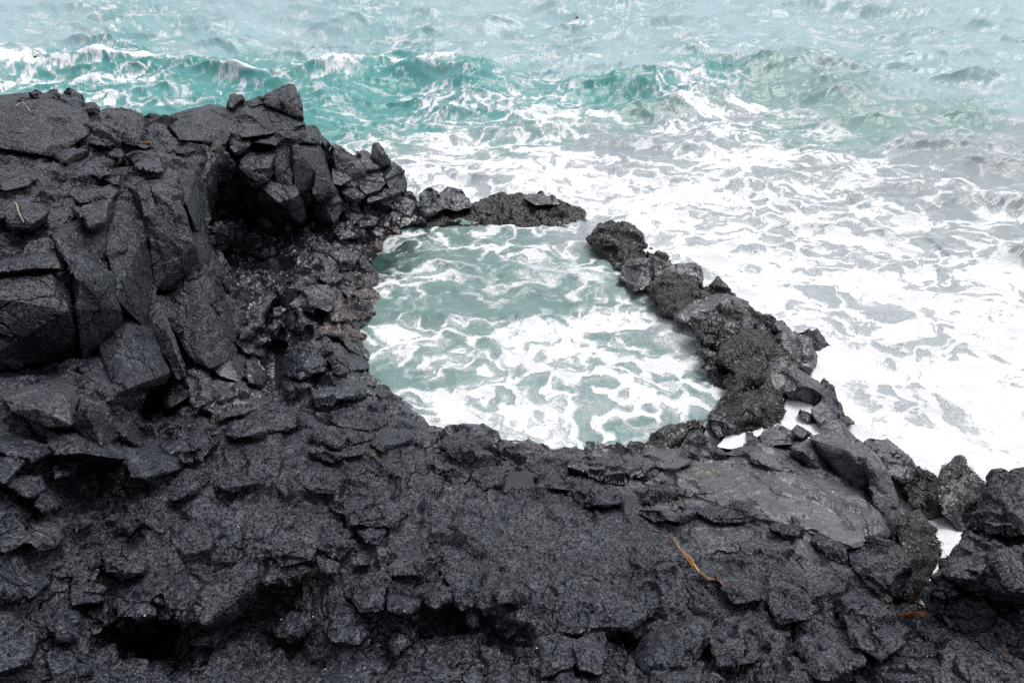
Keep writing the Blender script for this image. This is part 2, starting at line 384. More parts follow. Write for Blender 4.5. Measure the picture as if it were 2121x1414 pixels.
# blocks: name -> list of (px, py, d) d = metres in front of the land sheet; opts
# t = thickness behind, p/w/a/c = pale, wet, weed, crust
CLIFF = [
    ([(465, 226, -.4), (500, 207, -.6), (550, 198, -.7), (600, 196, -.7), (622, 228, -.2), (630, 262, 0), (600, 272, .3), (540, 268, .3), (488, 254, .2)], dict(t=2.2)),
    ([(682, 328, 0), (735, 316, -.3), (792, 333, -.2), (838, 366, 0), (841, 396, .2), (790, 408, .4), (720, 402, .4), (688, 372, .3), (760, 350, .3)], dict(t=1.6, w=.5)),
    ([(590, 268, -.2), (650, 258, -.5), (672, 285, -.2), (690, 330, .1), (640, 345, .3), (595, 320, .3)], dict(t=1.6)),
    # far-left head
    ([(-60, 205, -.9), (65, 183, -.9), (115, 188, -.7), (160, 197, -.6), (-60, 235, .3), (45, 213, .5), (110, 216, .6), (165, 240, .6), (190, 255, .4), (185, 280, .5), (110, 325, .5), (78, 318, .6), (-60, 300, .1)], dict(t=2.2)),
    ([(138, 196, -.8), (145, 189, -.6), (165, 192, -.4), (170, 213, .1), (160, 225, .2), (130, 215, .3)], dict(t=1)),
    ([(150, 215, -.5), (178, 214, -.5), (195, 212, -.3), (201, 227, .2), (180, 230, .3), (150, 232, .2)], dict(t=1)),
    ([(58, 195, -.5), (65, 180, -.5), (78, 178, -.4), (88, 188, -.3), (85, 200, 0), (62, 203, 0)], dict(t=.8)),
    ([(85, 192, -.5), (100, 183, -.5), (118, 184, -.4), (122, 198, -.1), (95, 203, 0)], dict(t=.8)),
    ([(195, 232, -1.0), (225, 225, -1.2), (268, 225, -1.1), (300, 240, -.6), (307, 250, .1), (298, 263, .5), (255, 262, .6), (225, 240, .1)], dict(t=1.6)),
    ([(300, 262, -.6), (310, 238, -.9), (335, 246, -.6), (345, 258, .1), (320, 272, .3)], dict(t=1.2)),
    ([(178, 293, .2), (212, 281, -.5), (246, 294, -.1), (226, 302, .75), (200, 300, .8)], dict(t=.7)),
    ([(116, 325, .3), (124, 304, -.2), (180, 304, -.1), (178, 316, .5), (135, 337, .8)], dict(t=1.0)),
    ([(230, 320, .3), (243, 305, -.1), (262, 312, 0), (250, 330, .5), (238, 333, .5)], dict(t=.8)),
    ([(215, 265, .2), (245, 258, -.4), (300, 285, -.2), (320, 300, .3), (300, 308, .5), (250, 285, .7)], dict(t=1)),
    ([(-60, 330, -.5), (10, 311, -.6), (45, 308, -.6), (88, 332, -.2), (92, 352, .3), (60, 385, .6), (10, 395, .5), (-60, 370, .5)], dict(t=1.6)),
    ([(105, 352, 0), (130, 335, -.5), (192, 318, -.7), (195, 328, 0), (168, 350, .5), (125, 372, .6)], dict(t=1)),
    ([(172, 352, .2), (200, 318, -.5), (228, 326, -.3), (238, 342, .2), (233, 358, .5), (205, 368, .7)], dict(t=1)),
    ([(260, 322, .2), (268, 301, -.4), (300, 303, -.5), (345, 322, -.4), (358, 345, .3), (330, 358, .7), (285, 348, .8), (283, 318, .4), (330, 333, .5)], dict(t=1.2)),
    ([(215, 372, .3), (222, 351, -.3), (250, 362, .1), (243, 382, .5)], dict(t=.8)),
    ([(330, 300, -.6), (360, 290, -.9), (400, 292, -.8), (415, 305, -.1), (390, 318, .5), (345, 315, .5)], dict(t=1.2)),
    # left plateau steps
    ([(140, 400, 0), (170, 385, -.4), (225, 378, -.4), (245, 395, .4), (230, 412, .6), (165, 420, .6)], dict(t=1)),
    ([(10, 430, .2), (30, 405, -.4), (95, 415, -.2), (100, 440, .4), (60, 470, .6), (15, 465, .5)], dict(t=1)),
    ([(150, 430, .3), (200, 418, -.2), (232, 430, .3), (215, 452, .7), (170, 448, .7)], dict(t=.8)),
    # big columns
    ([(268, 385, -.1), (305, 350, -.3), (345, 353, -.4), (360, 372, .6), (385, 430, 1.0), (404, 505, 1.1), (428, 575, .9), (425, 610, .8), (320, 600, 1.0), (305, 470, 1.0), (285, 400, .7)], dict(t=1.8)),
    ([(362, 372, .2), (372, 335, -.5), (398, 322, -.5), (412, 345, .3), (424, 430, .8), (428, 475, .8), (405, 478, .9), (385, 425, .7)], dict(t=1.6)),
    ([(398, 318, -.2), (430, 297, -.5), (446, 325, .3), (447, 395, .6), (432, 425, .5), (412, 390, .6)], dict(t=1.4)),
    ([(393, 500, .5), (403, 440, .5), (425, 470, .5), (432, 540, .6), (425, 560, .5)], dict(t=1)),
    ([(212, 460, -.1), (232, 405, -.3), (268, 388, -.2), (305, 470, .9), (322, 600, 1.0), (305, 690, .9), (240, 620, .8), (222, 520, .6)], dict(t=1.6)),
    ([(100, 468, -.2), (120, 440, -.6), (175, 437, -.5), (218, 440, .1), (235, 520, .5), (240, 590, .5), (160, 580, .7), (110, 500, .4)], dict(t=1.4)),
    ([(172, 432, .6), (180, 425, .3), (222, 420, .5), (212, 460, 1.0), (185, 470, .9)], dict(t=.6)),
    ([(318, 590, .4), (400, 545, .8), (432, 570, .7), (450, 600, .6), (482, 655, .6), (490, 690, .5), (482, 745, .4), (435, 765, .5), (385, 735, .5), (345, 660, .7)], dict(t=1.8)),
    ([(408, 570, 1.0), (425, 545, .7), (450, 590, .8), (478, 640, .8), (455, 650, 1.0), (425, 620, 1.1)], dict(t=1)),
    ([(296, 650, .9), (318, 605, .9), (328, 620, 1.2), (348, 690, 1.3), (380, 742, 1.0), (388, 783, .8), (366, 787, .7), (330, 725, .8)], dict(t=1)),
    ([(328, 615, .9), (352, 605, .6), (372, 640, .9), (378, 690, 1.0), (350, 670, 1.0)], dict(t=1)),
    ([(385, 650, .9), (395, 595, .7), (425, 590, .9), (440, 650, 1.0), (412, 640, 1.1)], dict(t=1)),
    ([(195, 690, .2), (262, 640, .5), (303, 655, .8), (335, 725, 1.0), (356, 772, 1.1), (340, 792, .9), (240, 815, .8), (200, 760, .5)], dict(t=1.4)),
    ([(160, 740, .4), (210, 720, .6), (240, 790, .8), (225, 830, .6), (170, 800, .5)], dict(t=1)),
    # ledges
    ([(-60, 590, .3), (50, 563, -.1), (95, 549, -.2), (106, 566, .4), (112, 582, .5), (150, 606, .4), (138, 640, .9), (162, 705, .7), (150, 745, .5), (-60, 770, .5), (-60, 610, .8), (60, 580, .7)], dict(t=1.6)),
    ([(-60, 548, .1), (65, 518, -.2), (110, 499, -.3), (122, 530, .5), (126, 556, .5), (80, 556, .5), (-60, 570, .5), (70, 524, .4)], dict(t=1.2)),
    ([(126, 522, .1), (145, 517, -.1), (180, 528, -.1), (187, 547, .4), (145, 568, .6), (150, 540, .6)], dict(t=.8)),
    ([(148, 575, .3), (205, 552, .0), (233, 554, .0), (244, 580, .6), (250, 610, .7), (243, 640, .8), (262, 700, .7), (170, 745, .7), (158, 640, .8), (166, 582, .9), (232, 567, .8)], dict(t=1.2)),
    # left boulder mass
    ([(0, 830, .4), (14, 805, .0), (50, 795, -.2), (90, 769, -.5), (150, 757, -.6), (158, 790, -.1), (164, 815, .2), (125, 807, .7), (75, 846, .8), (10, 832, .6), (95, 885, .6), (150, 882, .7), (20, 850, .6)], dict(t=1.1, p=.35)),
    ([(160, 850, .8), (163, 815, .2), (192, 820, .2), (215, 845, .4), (232, 875, .5), (252, 893, .5), (215, 935, .5), (150, 885, .6), (175, 845, .9), (205, 850, .8)], dict(t=1, p=.1)),
    ([(82, 885, .3), (150, 880, .3), (172, 910, .6), (262, 930, .5), (262, 952, .4), (180, 940, .6), (112, 938, .5)], dict(t=.9)),
    ([(-40, 905, 0), (5, 893, 0), (45, 890, -.1), (85, 900, .1), (108, 938, .4), (65, 952, .5), (-40, 925, .4)], dict(t=.7)),
    ([(-40, 925, .2), (25, 925, .0), (50, 955, .4), (10, 1000, .5), (-40, 990, .4)], dict(t=.7)),
    ([(104, 945, .1), (128, 938, 0), (155, 962, .3), (150, 982, .5), (112, 992, .5)], dict(t=.6)),
    ([(15, 1000, .3), (50, 955, 0), (90, 975, .2), (100, 1010, .4), (60, 1030, .5)], dict(t=.6)),
    ([(60, 1030, .2), (80, 1000, .1), (120, 1005, .2), (125, 1045, .5), (85, 1060, .5)], dict(t=.6)),
    ([(258, 955, .2), (300, 903, -.2), (320, 898, -.1), (345, 925, .3), (373, 950, .4), (372, 970, .3), (300, 992, .6), (268, 988, .5)], dict(t=1)),
    ([(228, 862, .1), (262, 862, -.1), (283, 872, .3), (288, 926, .3), (240, 895, .4)], dict(t=.8)),
    # headland
    ([(340, 258, -.1), (352, 242, -.8), (398, 227, -1.1), (440, 217, -1.0), (472, 222, -.4), (484, 245, .1), (484, 262, .3), (467, 300, .3), (425, 293, .8), (372, 290, .8), (352, 262, .7), (390, 250, 1.0), (416, 226, .6)], dict(t=2)),
    ([(468, 218, -.4), (476, 194, -.6), (498, 190, -.6), (507, 202, -.2), (497, 216, .3), (478, 222, .3)], dict(t=1)),
    ([(498, 216, -.3), (514, 203, -.6), (535, 192, -.9), (548, 196, -.5), (545, 215, .2), (520, 222, .3)], dict(t=1.2)),
    ([(538, 205, -.3), (545, 187, -.9), (585, 178, -1.0), (608, 176, -.9), (618, 196, -.2), (626, 218, .2), (628, 246, .1), (598, 243, -.1), (565, 225, .2), (548, 215, .4), (600, 205, .6)], dict(t=1.8)),
    ([(594, 248, .1), (602, 236, -.3), (620, 238, -.2), (630, 258, .2), (608, 264, .4)], dict(t=1)),
    ([(455, 232, -.2), (500, 210, -.6), (545, 212, -.6), (590, 240, -.2), (598, 262, .4), (560, 278, .6), (500, 285, .5), (480, 258, .4)], dict(t=1.6)),
    ([(520, 292, .3), (555, 266, -.6), (590, 262, -.5), (597, 276, .3), (572, 301, .9), (530, 295, .8)], dict(t=1.2)),
    ([(590, 280, .2), (612, 262, -.6), (652, 262, -.6), (663, 276, -.1), (665, 300, .5), (620, 293, .7), (600, 288, .6)], dict(t=1.2)),
    ([(476, 305, .3), (486, 280, -.3), (515, 260, -.4), (526, 285, .3), (512, 306, .8), (485, 316, .7)], dict(t=1.2)),
    ([(497, 332, .3), (520, 305, -.4), (565, 296, -.4), (574, 310, .4), (562, 345, .9), (562, 368, .7), (530, 375, .8), (500, 350, .8)], dict(t=1.4)),
    ([(490, 375, .3), (500, 345, .4), (535, 350, .8), (560, 372, .7), (520, 385, .9)], dict(t=1.2)),
    ([(558, 300, .2), (588, 276, 0), (602, 300, .4), (604, 385, .5), (572, 378, .3), (562, 335, .4)], dict(t=1.2)),
    ([(598, 300, .3), (640, 283, -.4), (665, 295, -.2), (672, 315, .4), (692, 392, .7), (655, 420, .5), (610, 395, .4), (600, 330, .5), (605, 302, .8), (660, 312, .9)], dict(t=1.8)),
    ([(646, 402, .8), (652, 352, .7), (675, 340, .5), (693, 392, .8), (690, 402, .8), (655, 420, .9)], dict(t=.8)),
    ([(488, 392, .2), (520, 370, .1), (565, 368, .0), (605, 380, .4), (622, 402, .8), (638, 450, 1.3), (626, 466, 1.2), (608, 460, 1.1), (578, 420, 1.2), (520, 412, 1.0)], dict(t=1.2)),
    ([(640, 430, .3), (662, 405, .2), (692, 395, .3), (706, 405, .4), (712, 435, .7), (692, 462, .8), (652, 458, .6)], dict(t=1)),
    ([(664, 290, 0), (670, 281, -.2), (684, 293, .1), (674, 306, .3)], dict(t=.8)),
    ([(676, 330, .1), (690, 300, -.3), (700, 298, -.3), (714, 312, -.1), (732, 316, -.1), (762, 342, .4), (756, 362, .7), (725, 375, .7), (695, 352, .7)], dict(t=1.4, w=.5)),
    ([(686, 348, .5), (698, 340, .3), (728, 372, .9), (705, 384, .9), (690, 380, .7)], dict(t=.8, w=.5)),
    ([(728, 322, 0), (735, 310, -.4), (752, 307, -.4), (790, 336, 0), (788, 348, .4), (765, 352, .6), (740, 342, .6)], dict(t=1.2, w=.5, a=.2)),
    ([(770, 313, -.1), (773, 298, -.2), (784, 296, -.2), (792, 306, .0), (797, 322, .2), (807, 336, .3), (790, 344, .4), (774, 328, .3)], dict(t=.7, w=.5)),
    ([(792, 350, .2), (815, 333, -.2), (838, 352, .1), (843, 382, .4), (841, 397, .3), (810, 398, .6), (796, 372, .7), (818, 345, .4)], dict(t=1.2, w=.6)),
    ([(738, 375, .4), (758, 353, .1), (785, 350, .2), (800, 376, .7), (790, 392, .8), (758, 402, .8), (745, 390, .7)], dict(t=1.2, w=.6)),
    ([(702, 395, .3), (738, 380, .3), (762, 402, .7), (742, 418, .7), (718, 416, .6)], dict(t=1, w=.6)),
    ([(765, 400, .5), (800, 385, .3), (840, 392, .5), (835, 400, .6), (790, 412, .8), (760, 420, .7)], dict(t=.8, w=.6)),
]
BANK = [
    ([(494, 665, .4), (518, 622, .1), (566, 600, -.1), (577, 606, .3), (550, 650, .6), (530, 702, .6), (497, 702, .7)], dict(t=1, w=.7, p=.25)),
    ([(430, 470, .2), (470, 440, .2), (520, 460, .4), (500, 500, .6), (450, 510, .6)], dict(t=1, w=.7)),
    ([(505, 520, .1), (545, 505, -.1), (565, 520, .3), (545, 535, .5)], dict(t=.8, w=.7)),
    ([(440, 560, .2), (460, 555, .1), (480, 590, .4), (478, 605, .5), (450, 590, .5)], dict(t=.8, w=.7)),
    ([(588, 730, .3), (596, 695, -.1), (615, 684, -.2), (652, 690, 0), (680, 738, .5), (682, 766, .5), (622, 782, .6), (586, 772, .6), (600, 715, .5), (640, 735, .7)], dict(t=1.2, w=.6)),
    ([(660, 700, .2), (690, 680, -.1), (732, 692, .0), (752, 742, .4), (762, 762, .3), (702, 772, .6), (680, 742, .6)], dict(t=1, w=.6)),
    ([(585, 800, .3), (600, 785, .2), (640, 780, .1), (648, 798, .6), (600, 818, .7)], dict(t=.8, w=.6)),
    ([(640, 800, .3), (680, 766, 0), (765, 770, .0), (790, 800, .2), (800, 818, .2), (730, 822, .5), (650, 835, .5)], dict(t=.9, w=.6)),
    ([(595, 685, .3), (620, 648, 0), (655, 665, .2), (665, 695, .6), (625, 692, .7)], dict(t=.9, w=.6)),
    ([(622, 585, .2), (650, 570, -.1), (692, 622, .3), (682, 645, .6), (640, 632, .6)], dict(t=1, w=.7)),
    ([(600, 632, .3), (638, 598, 0), (662, 632, .4), (650, 645, .5)], dict(t=.8, w=.7)),
    ([(636, 520, .2), (645, 488, -.1), (662, 490, 0), (664, 518, .5), (642, 542, .5)], dict(t=.8, w=.8)),
    ([(608, 540, .3), (622, 500, 0), (640, 500, .1), (640, 530, .5), (620, 550, .5)], dict(t=.8, w=.8)),
    ([(675, 515, .2), (698, 495, -.1), (742, 500, -.1), (746, 522, .3), (736, 556, .6), (708, 552, .6)], dict(t=.9, w=.7)),
    ([(742, 540, .2), (758, 508, -.1), (786, 530, .1), (782, 552, .3), (750, 562, .5)], dict(t=.8, w=.7, a=.2)),
    ([(655, 575, .3), (705, 550, 0), (722, 562, .3), (690, 592, .6)], dict(t=.8, w=.7)),
    ([(685, 645, .3), (740, 608, 0), (788, 618, 0), (782, 650, .2), (722, 664, .5), (685, 665, .5)], dict(t=.9, w=.7, c=.55, a=.3)),
    ([(655, 690, .3), (690, 650, 0), (742, 650, .1), (772, 682, .2), (766, 702, .2), (702, 694, .5)], dict(t=.9, w=.6, c=.6, a=.25)),
    ([(735, 565, .3), (760, 555, .1), (778, 572, .2), (776, 598, .2), (740, 594, .5)], dict(t=.8, w=.7, c=.4, a=.4)),
    ([(705, 600, .3), (735, 590, .1), (775, 598, .1), (780, 615, .2), (730, 620, .5)], dict(t=.8, w=.7, c=.5, a=.3)),
    ([(583, 585, .2), (620, 550, 0), (636, 560, .3), (602, 595, .5)], dict(t=.8, w=.8)),
    ([(690, 480, .2), (720, 465, 0), (755, 470, .1), (750, 490, .4), (705, 495, .5)], dict(t=.8, w=.8)),
    ([(735, 455, .3), (760, 440, .1), (785, 445, .2), (780, 465, .5), (745, 470, .5)], dict(t=.8, w=.7)),
    ([(775, 515, .3), (795, 480, .2), (825, 466, .2), (842, 474, .3), (815, 508, .3), (788, 530, .3)], dict(t=.8, w=.8, c=.5, a=.3)),
    ([(770, 805, .2), (790, 792, 0), (806, 818, .1), (790, 826, .3)], dict(t=.5, w=.6)),
    ([(700, 690, .6), (745, 690, .3), (772, 730, .2), (760, 745, .3), (725, 725, .6)], dict(t=.6, w=.6, c=.35)),
    ([(530, 715, .4), (560, 660, .1), (585, 640, .0), (590, 660, .4), (560, 720, .5)], dict(t=.6, w=.8)),
    # gully stones
    ([(425, 845, .2), (470, 815, -.2), (540, 814, -.2), (570, 830, 0), (505, 857, .4), (450, 868, .4)], dict(t=.7, w=.4, p=.45)),
    ([(428, 805, .3), (445, 790, .1), (495, 792, .1), (512, 814, .4), (460, 828, .5)], dict(t=.7, w=.5, p=.35)),
    ([(330, 930, .3), (380, 870, .0), (430, 875, .1), (460, 900, .4), (420, 940, .6), (370, 950, .5)], dict(t=.7, w=.6, a=.25)),
]
SHELF = [
    ([(672, 860, .1), (715, 832, -.2), (790, 828, -.3), (852, 842, -.3), (880, 862, -.1), (886, 888, .3), (850, 884, .5), (780, 893, .7), (700, 885, .6)], dict(t=.9)),
    ([(755, 912, .2), (788, 885, -.1), (832, 890, -.1), (852, 912, .4), (790, 930, .6)], dict(t=.7)),
    ([(640, 900, .2), (690, 880, -.1), (750, 885, .1), (770, 910, .5), (700, 925, .6)], dict(t=.7)),
    ([(640, 935, .3), (690, 912, .0), (755, 920, .1), (750, 940, .5), (690, 950, .6)], dict(t=.6)),
    ([(910, 915, .1), (930, 890, -.2), (985, 884, -.4), (1032, 891, -.3), (1032, 908, .1), (988, 946, .6), (930, 942, .6)], dict(t=.8)),
    ([(1032, 910, .1), (1058, 899, -.2), (1100, 908, -.2), (1152, 926, -.2), (1152, 948, .3), (1080, 962, .5), (1035, 935, .5)], dict(t=.7, a=.25)),
    ([(848, 893, .0), (880, 885, -.2), (912, 892, -.2), (912, 914, .3), (862, 918, .4)], dict(t=.6)),
    ([(1152, 945, .2), (1195, 921, -.2), (1255, 920, -.2), (1295, 925, -.1), (1302, 952, .3), (1250, 986, .6), (1172, 966, .5)], dict(t=.7, p=.3, w=.3)),
    ([(1250, 992, .4), (1262, 935, .1), (1292, 930, 0), (1305, 960, .3), (1325, 962, .2), (1300, 992, .6)], dict(t=.7, p=.15, w=.4)),
    ([(1175, 1000, .2), (1228, 974, -.2), (1295, 1010, .0), (1298, 1042, .4), (1222, 1046, .6), (1185, 1020, .5)], dict(t=.7)),
    ([(965, 985, .2), (1015, 950, -.1), (1080, 960, -.1), (1048, 1000, .4), (1000, 1010, .5)], dict(t=.6)),
    ([(1090, 975, .2), (1130, 960, .0), (1180, 985, .1), (1185, 1015, .5), (1120, 1010, .5), (1095, 995, .5)], dict(t=.6)),
    ([(1310, 1015, .2), (1350, 995, .0), (1400, 1005, .0), (1395, 1030, .4), (1330, 1040, .5)], dict(t=.5)),
    ([(1320, 1060, .3), (1330, 1040, .1), (1400, 1030, .1), (1440, 1060, .3), (1400, 1080, .5)], dict(t=.5)),
    ([(1440, 1055, .2), (1480, 1035, .0), (1550, 1050, .1), (1560, 1075, .5), (1480, 1080, .5)], dict(t=.5)),
    ([(1520, 1050, .3), (1530, 1036, .1), (1580, 1035, .1), (1592, 1055, .4), (1550, 1070, .5)], dict(t=.4)),
    ([(1590, 1070, .2), (1625, 1060, .1), (1660, 1090, .3), (1650, 1110, .5), (1600, 1095, .5)], dict(t=.5)),
    ([(1690, 1120, .2), (1710, 1106, .1), (1740, 1130, .2), (1752, 1158, .4), (1715, 1150, .5)], dict(t=.4)),
    ([(440, 1000, .2), (485, 975, -.1), (545, 960, -.1), (570, 965, .2), (530, 1002, .6), (470, 1015, .6)], dict(t=.6)),
    ([(340, 1005, .2), (345, 985, 0), (400, 965, -.1), (445, 980, .2), (380, 1030, .6), (345, 1040, .4)], dict(t=.6)),
    ([(620, 1000, .2), (640, 965, 0), (700, 955, 0), (715, 1000, .4), (690, 1020, .5), (640, 1015, .5)], dict(t=.5)),
    ([(700, 1040, .3), (730, 1030, .1), (830, 1030, .0), (850, 1060, .4), (820, 1090, .6), (720, 1085, .5)], dict(t=.5)),
    ([(240, 1080, .2), (250, 1060, .1), (320, 1020, .1), (300, 1080, .5), (260, 1105, .5)], dict(t=.5)),
    ([(228, 1222, .2), (235, 1205, .1), (312, 1182, -.1), (326, 1215, .5), (322, 1275, .6), (240, 1278, .6)], dict(t=.7)),
    ([(318, 1205, .4), (330, 1188, .1), (345, 1186, .0), (405, 1210, .1), (412, 1228, .4), (402, 1275, .6), (330, 1284, .7), (325, 1235, .6)], dict(t=.7)),
    ([(405, 1228, .3), (440, 1200, .0), (520, 1155, .0), (545, 1180, .4), (525, 1235, .5), (470, 1285, .6), (420, 1295, .5)], dict(t=.8)),
    ([(215, 1130, .2), (240, 1110, .0), (300, 1140, .1), (300, 1185, .5), (240, 1205, .5), (212, 1170, .4)], dict(t=.6)),
    ([(540, 1140, .3), (560, 1112, .0), (622, 1098, .0), (652, 1135, .4), (645, 1160, .6), (580, 1162, .6)], dict(t=.6)),
    ([(560, 1155, .3), (600, 1150, .3), (650, 1180, .5), (600, 1215, .6), (545, 1205, .5)], dict(t=.5)),
    ([(650, 1120, .3), (690, 1090, .0), (730, 1100, .1), (735, 1130, .5), (690, 1155, .6)], dict(t=.5)),
    ([(738, 1100, .3), (758, 1066, .1), (790, 1068, .1), (802, 1100, .6), (788, 1122, .7), (758, 1122, .6)], dict(t=.5)),
    ([(718, 1158, .2), (768, 1125, .0), (792, 1140, .3), (762, 1168, .5), (728, 1172, .5)], dict(t=.5)),
    ([(655, 1150, .4), (680, 1140, .3), (705, 1160, .4), (695, 1185, .6), (665, 1190, .5)], dict(t=.5)),
    ([(716, 1225, .3), (745, 1180, .0), (800, 1150, .0), (802, 1200, .5), (795, 1262, .5), (742, 1264, .6)], dict(t=.7)),
    ([(798, 1245, .3), (808, 1200, .1), (855, 1208, .1), (868, 1250, .5), (850, 1268, .6), (805, 1262, .6)], dict(t=.6)),
    ([(880, 1245, .3), (898, 1205, .1), (932, 1218, .2), (928, 1242, .5), (900, 1262, .6)], dict(t=.5)),
    ([(800, 1150, .3), (850, 1100, .0), (900, 1110, .1), (920, 1150, .3), (870, 1190, .6), (810, 1190, .6)], dict(t=.6)),
    ([(900, 1160, .3), (950, 1140, .1), (1000, 1180, .3), (1000, 1240, .6), (955, 1265, .6), (930, 1210, .5)], dict(t=.6)),
    ([(1015, 1215, .3), (1040, 1170, .1), (1075, 1190, .2), (1080, 1240, .5), (1030, 1250, .6)], dict(t=.5)),
    ([(680, 1300, .2), (700, 1240, .1), (735, 1240, .1), (762, 1310, .4), (742, 1330, .5), (690, 1325, .5)], dict(t=.6)),
    ([(560, 1290, .4), (600, 1270, .2), (640, 1290, .4), (620, 1320, .5), (575, 1320, .5)], dict(t=.5)),
    ([(850, 1350, .3), (880, 1302, .1), (930, 1308, .1), (1000, 1340, .2), (1060, 1375, .4), (1050, 1440, .5), (830, 1440, .5)], dict(t=.8)),
    ([(800, 1330, .3), (830, 1290, .2), (870, 1290, .3), (860, 1330, .5), (820, 1360, .5)], dict(t=.5)),
    ([(635, 1395, .2), (700, 1368, .0), (775, 1350, .1), (795, 1390, .4), (770, 1430, .5), (650, 1430, .5)], dict(t=.6)),
    ([(1090, 1345, .3), (1115, 1312, .2), (1192, 1318, .2), (1197, 1372, .5), (1120, 1405, .5)], dict(t=.6)),
    ([(1190, 1325, .4), (1218, 1306, .2), (1252, 1308, .2), (1258, 1350, .6), (1242, 1392, .6), (1200, 1384, .7)], dict(t=.6)),
    ([(1310, 1352, .3), (1350, 1300, .2), (1420, 1258, .1), (1455, 1238, .1), (1495, 1262, .3), (1455, 1330, .6), (1400, 1400, .5), (1345, 1402, .5)], dict(t=.8)),
    ([(1340, 1370, .5), (1400, 1350, .4), (1460, 1370, .5), (1440, 1430, .6), (1350, 1430, .6)], dict(t=.5)),
    ([(1480, 1190, .2), (1530, 1150, .0), (1590, 1175, .2), (1590, 1240, .5), (1520, 1250, .6)], dict(t=.6)),
    ([(1580, 1230, .3), (1620, 1200, .1), (1680, 1220, .2), (1690, 1280, .5), (1610, 1290, .6)], dict(t=.6)),
    ([(1460, 1310, .3), (1520, 1260, .1), (1580, 1290, .2), (1580, 1370, .5), (1490, 1380, .6)], dict(t=.7)),
    ([(1660, 1340, .3), (1700, 1290, .1), (1780, 1300, .2), (1790, 1370, .5), (1700, 1400, .6)], dict(t=.6)),
    ([(1740, 1250, .2), (1770, 1200, .0), (1850, 1260, .1), (1890, 1320, .3), (1830, 1370, .5), (1760, 1330, .6)], dict(t=.7)),
    ([(1600, 1400, .3), (1640, 1370, .2), (1700, 1385, .3), (1700, 1450, .5), (1610, 1450, .5)], dict(t=.5)),
    ([(1750, 1130, .2), (1790, 1108, .0), (1850, 1112, .0), (1883, 1160, .2), (1885, 1240, .3), (1830, 1230, .5), (1770, 1180, .5)], dict(t=.7)),
    ([(0, 1080, .2), (20, 1058, .0), (80, 1078, .1), (55, 1122, .5), (8, 1145, .5), (-40, 1120, .4)], dict(t=.6)),
    ([(-40, 1180, .2), (10, 1140, .2), (62, 1122, .1), (102, 1155, .2), (122, 1195, .4), (60, 1245, .6), (-40, 1235, .5)], dict(t=.7)),
    ([(-40, 1265, .2), (30, 1245, .1), (72, 1250, .1), (92, 1282, .4), (62, 1372, .5), (-40, 1405, .5)], dict(t=.7)),
    ([(98, 1360, .3), (115, 1338, .1), (155, 1338, .2), (158, 1400, .5), (110, 1430, .5)], dict(t=.5)),
    ([(145, 1200, .2), (165, 1180, .0), (205, 1178, .1), (218, 1200, .3), (212, 1245, .5), (150, 1252, .5)], dict(t=.5)),
    ([(110, 1290, .3), (130, 1240, .1), (160, 1260, .2), (155, 1320, .5), (120, 1325, .5)], dict(t=.5)),
    ([(190, 1280, .3), (215, 1262, .2), (235, 1275, .3), (228, 1300, .5), (198, 1300, .5)], dict(t=.4)),
    ([(235, 1300, .3), (260, 1275, .3), (320, 1285, .4), (320, 1320, .5), (260, 1330, .5)], dict(t=.4)),
    # pale slab
    ([(1330, 1000, .15), (1400, 952, .05), (1480, 948, .08), (1560, 945, .05), (1625, 975, .03), (1720, 998, .05), (1790, 1024, .05), (1836, 1080, .1), (1836, 1102, .2), (1765, 1135, .25), (1700, 1105, .2), (1600, 1050, .2), (1500, 1015, .2), (1420, 1004, .2)], dict(t=.9, p=.95, w=.25)),
    ([(1500, 940, .1), (1540, 912, 0), (1575, 900, .0), (1625, 918, .02), (1655, 950, .1), (1680, 985, .15), (1620, 975, .2), (1560, 955, .2)], dict(t=.7, p=.8, w=.25)),
    ([(1340, 960, .2), (1380, 925, .05), (1420, 935, .1), (1440, 955, .2), (1390, 975, .25)], dict(t=.6, p=.75, w=.2)),
    ([(1290, 990, .2), (1335, 930, .05), (1385, 925, .05), (1385, 950, .2), (1330, 990, .3)], dict(t=.6, p=.5, w=.2)),
]

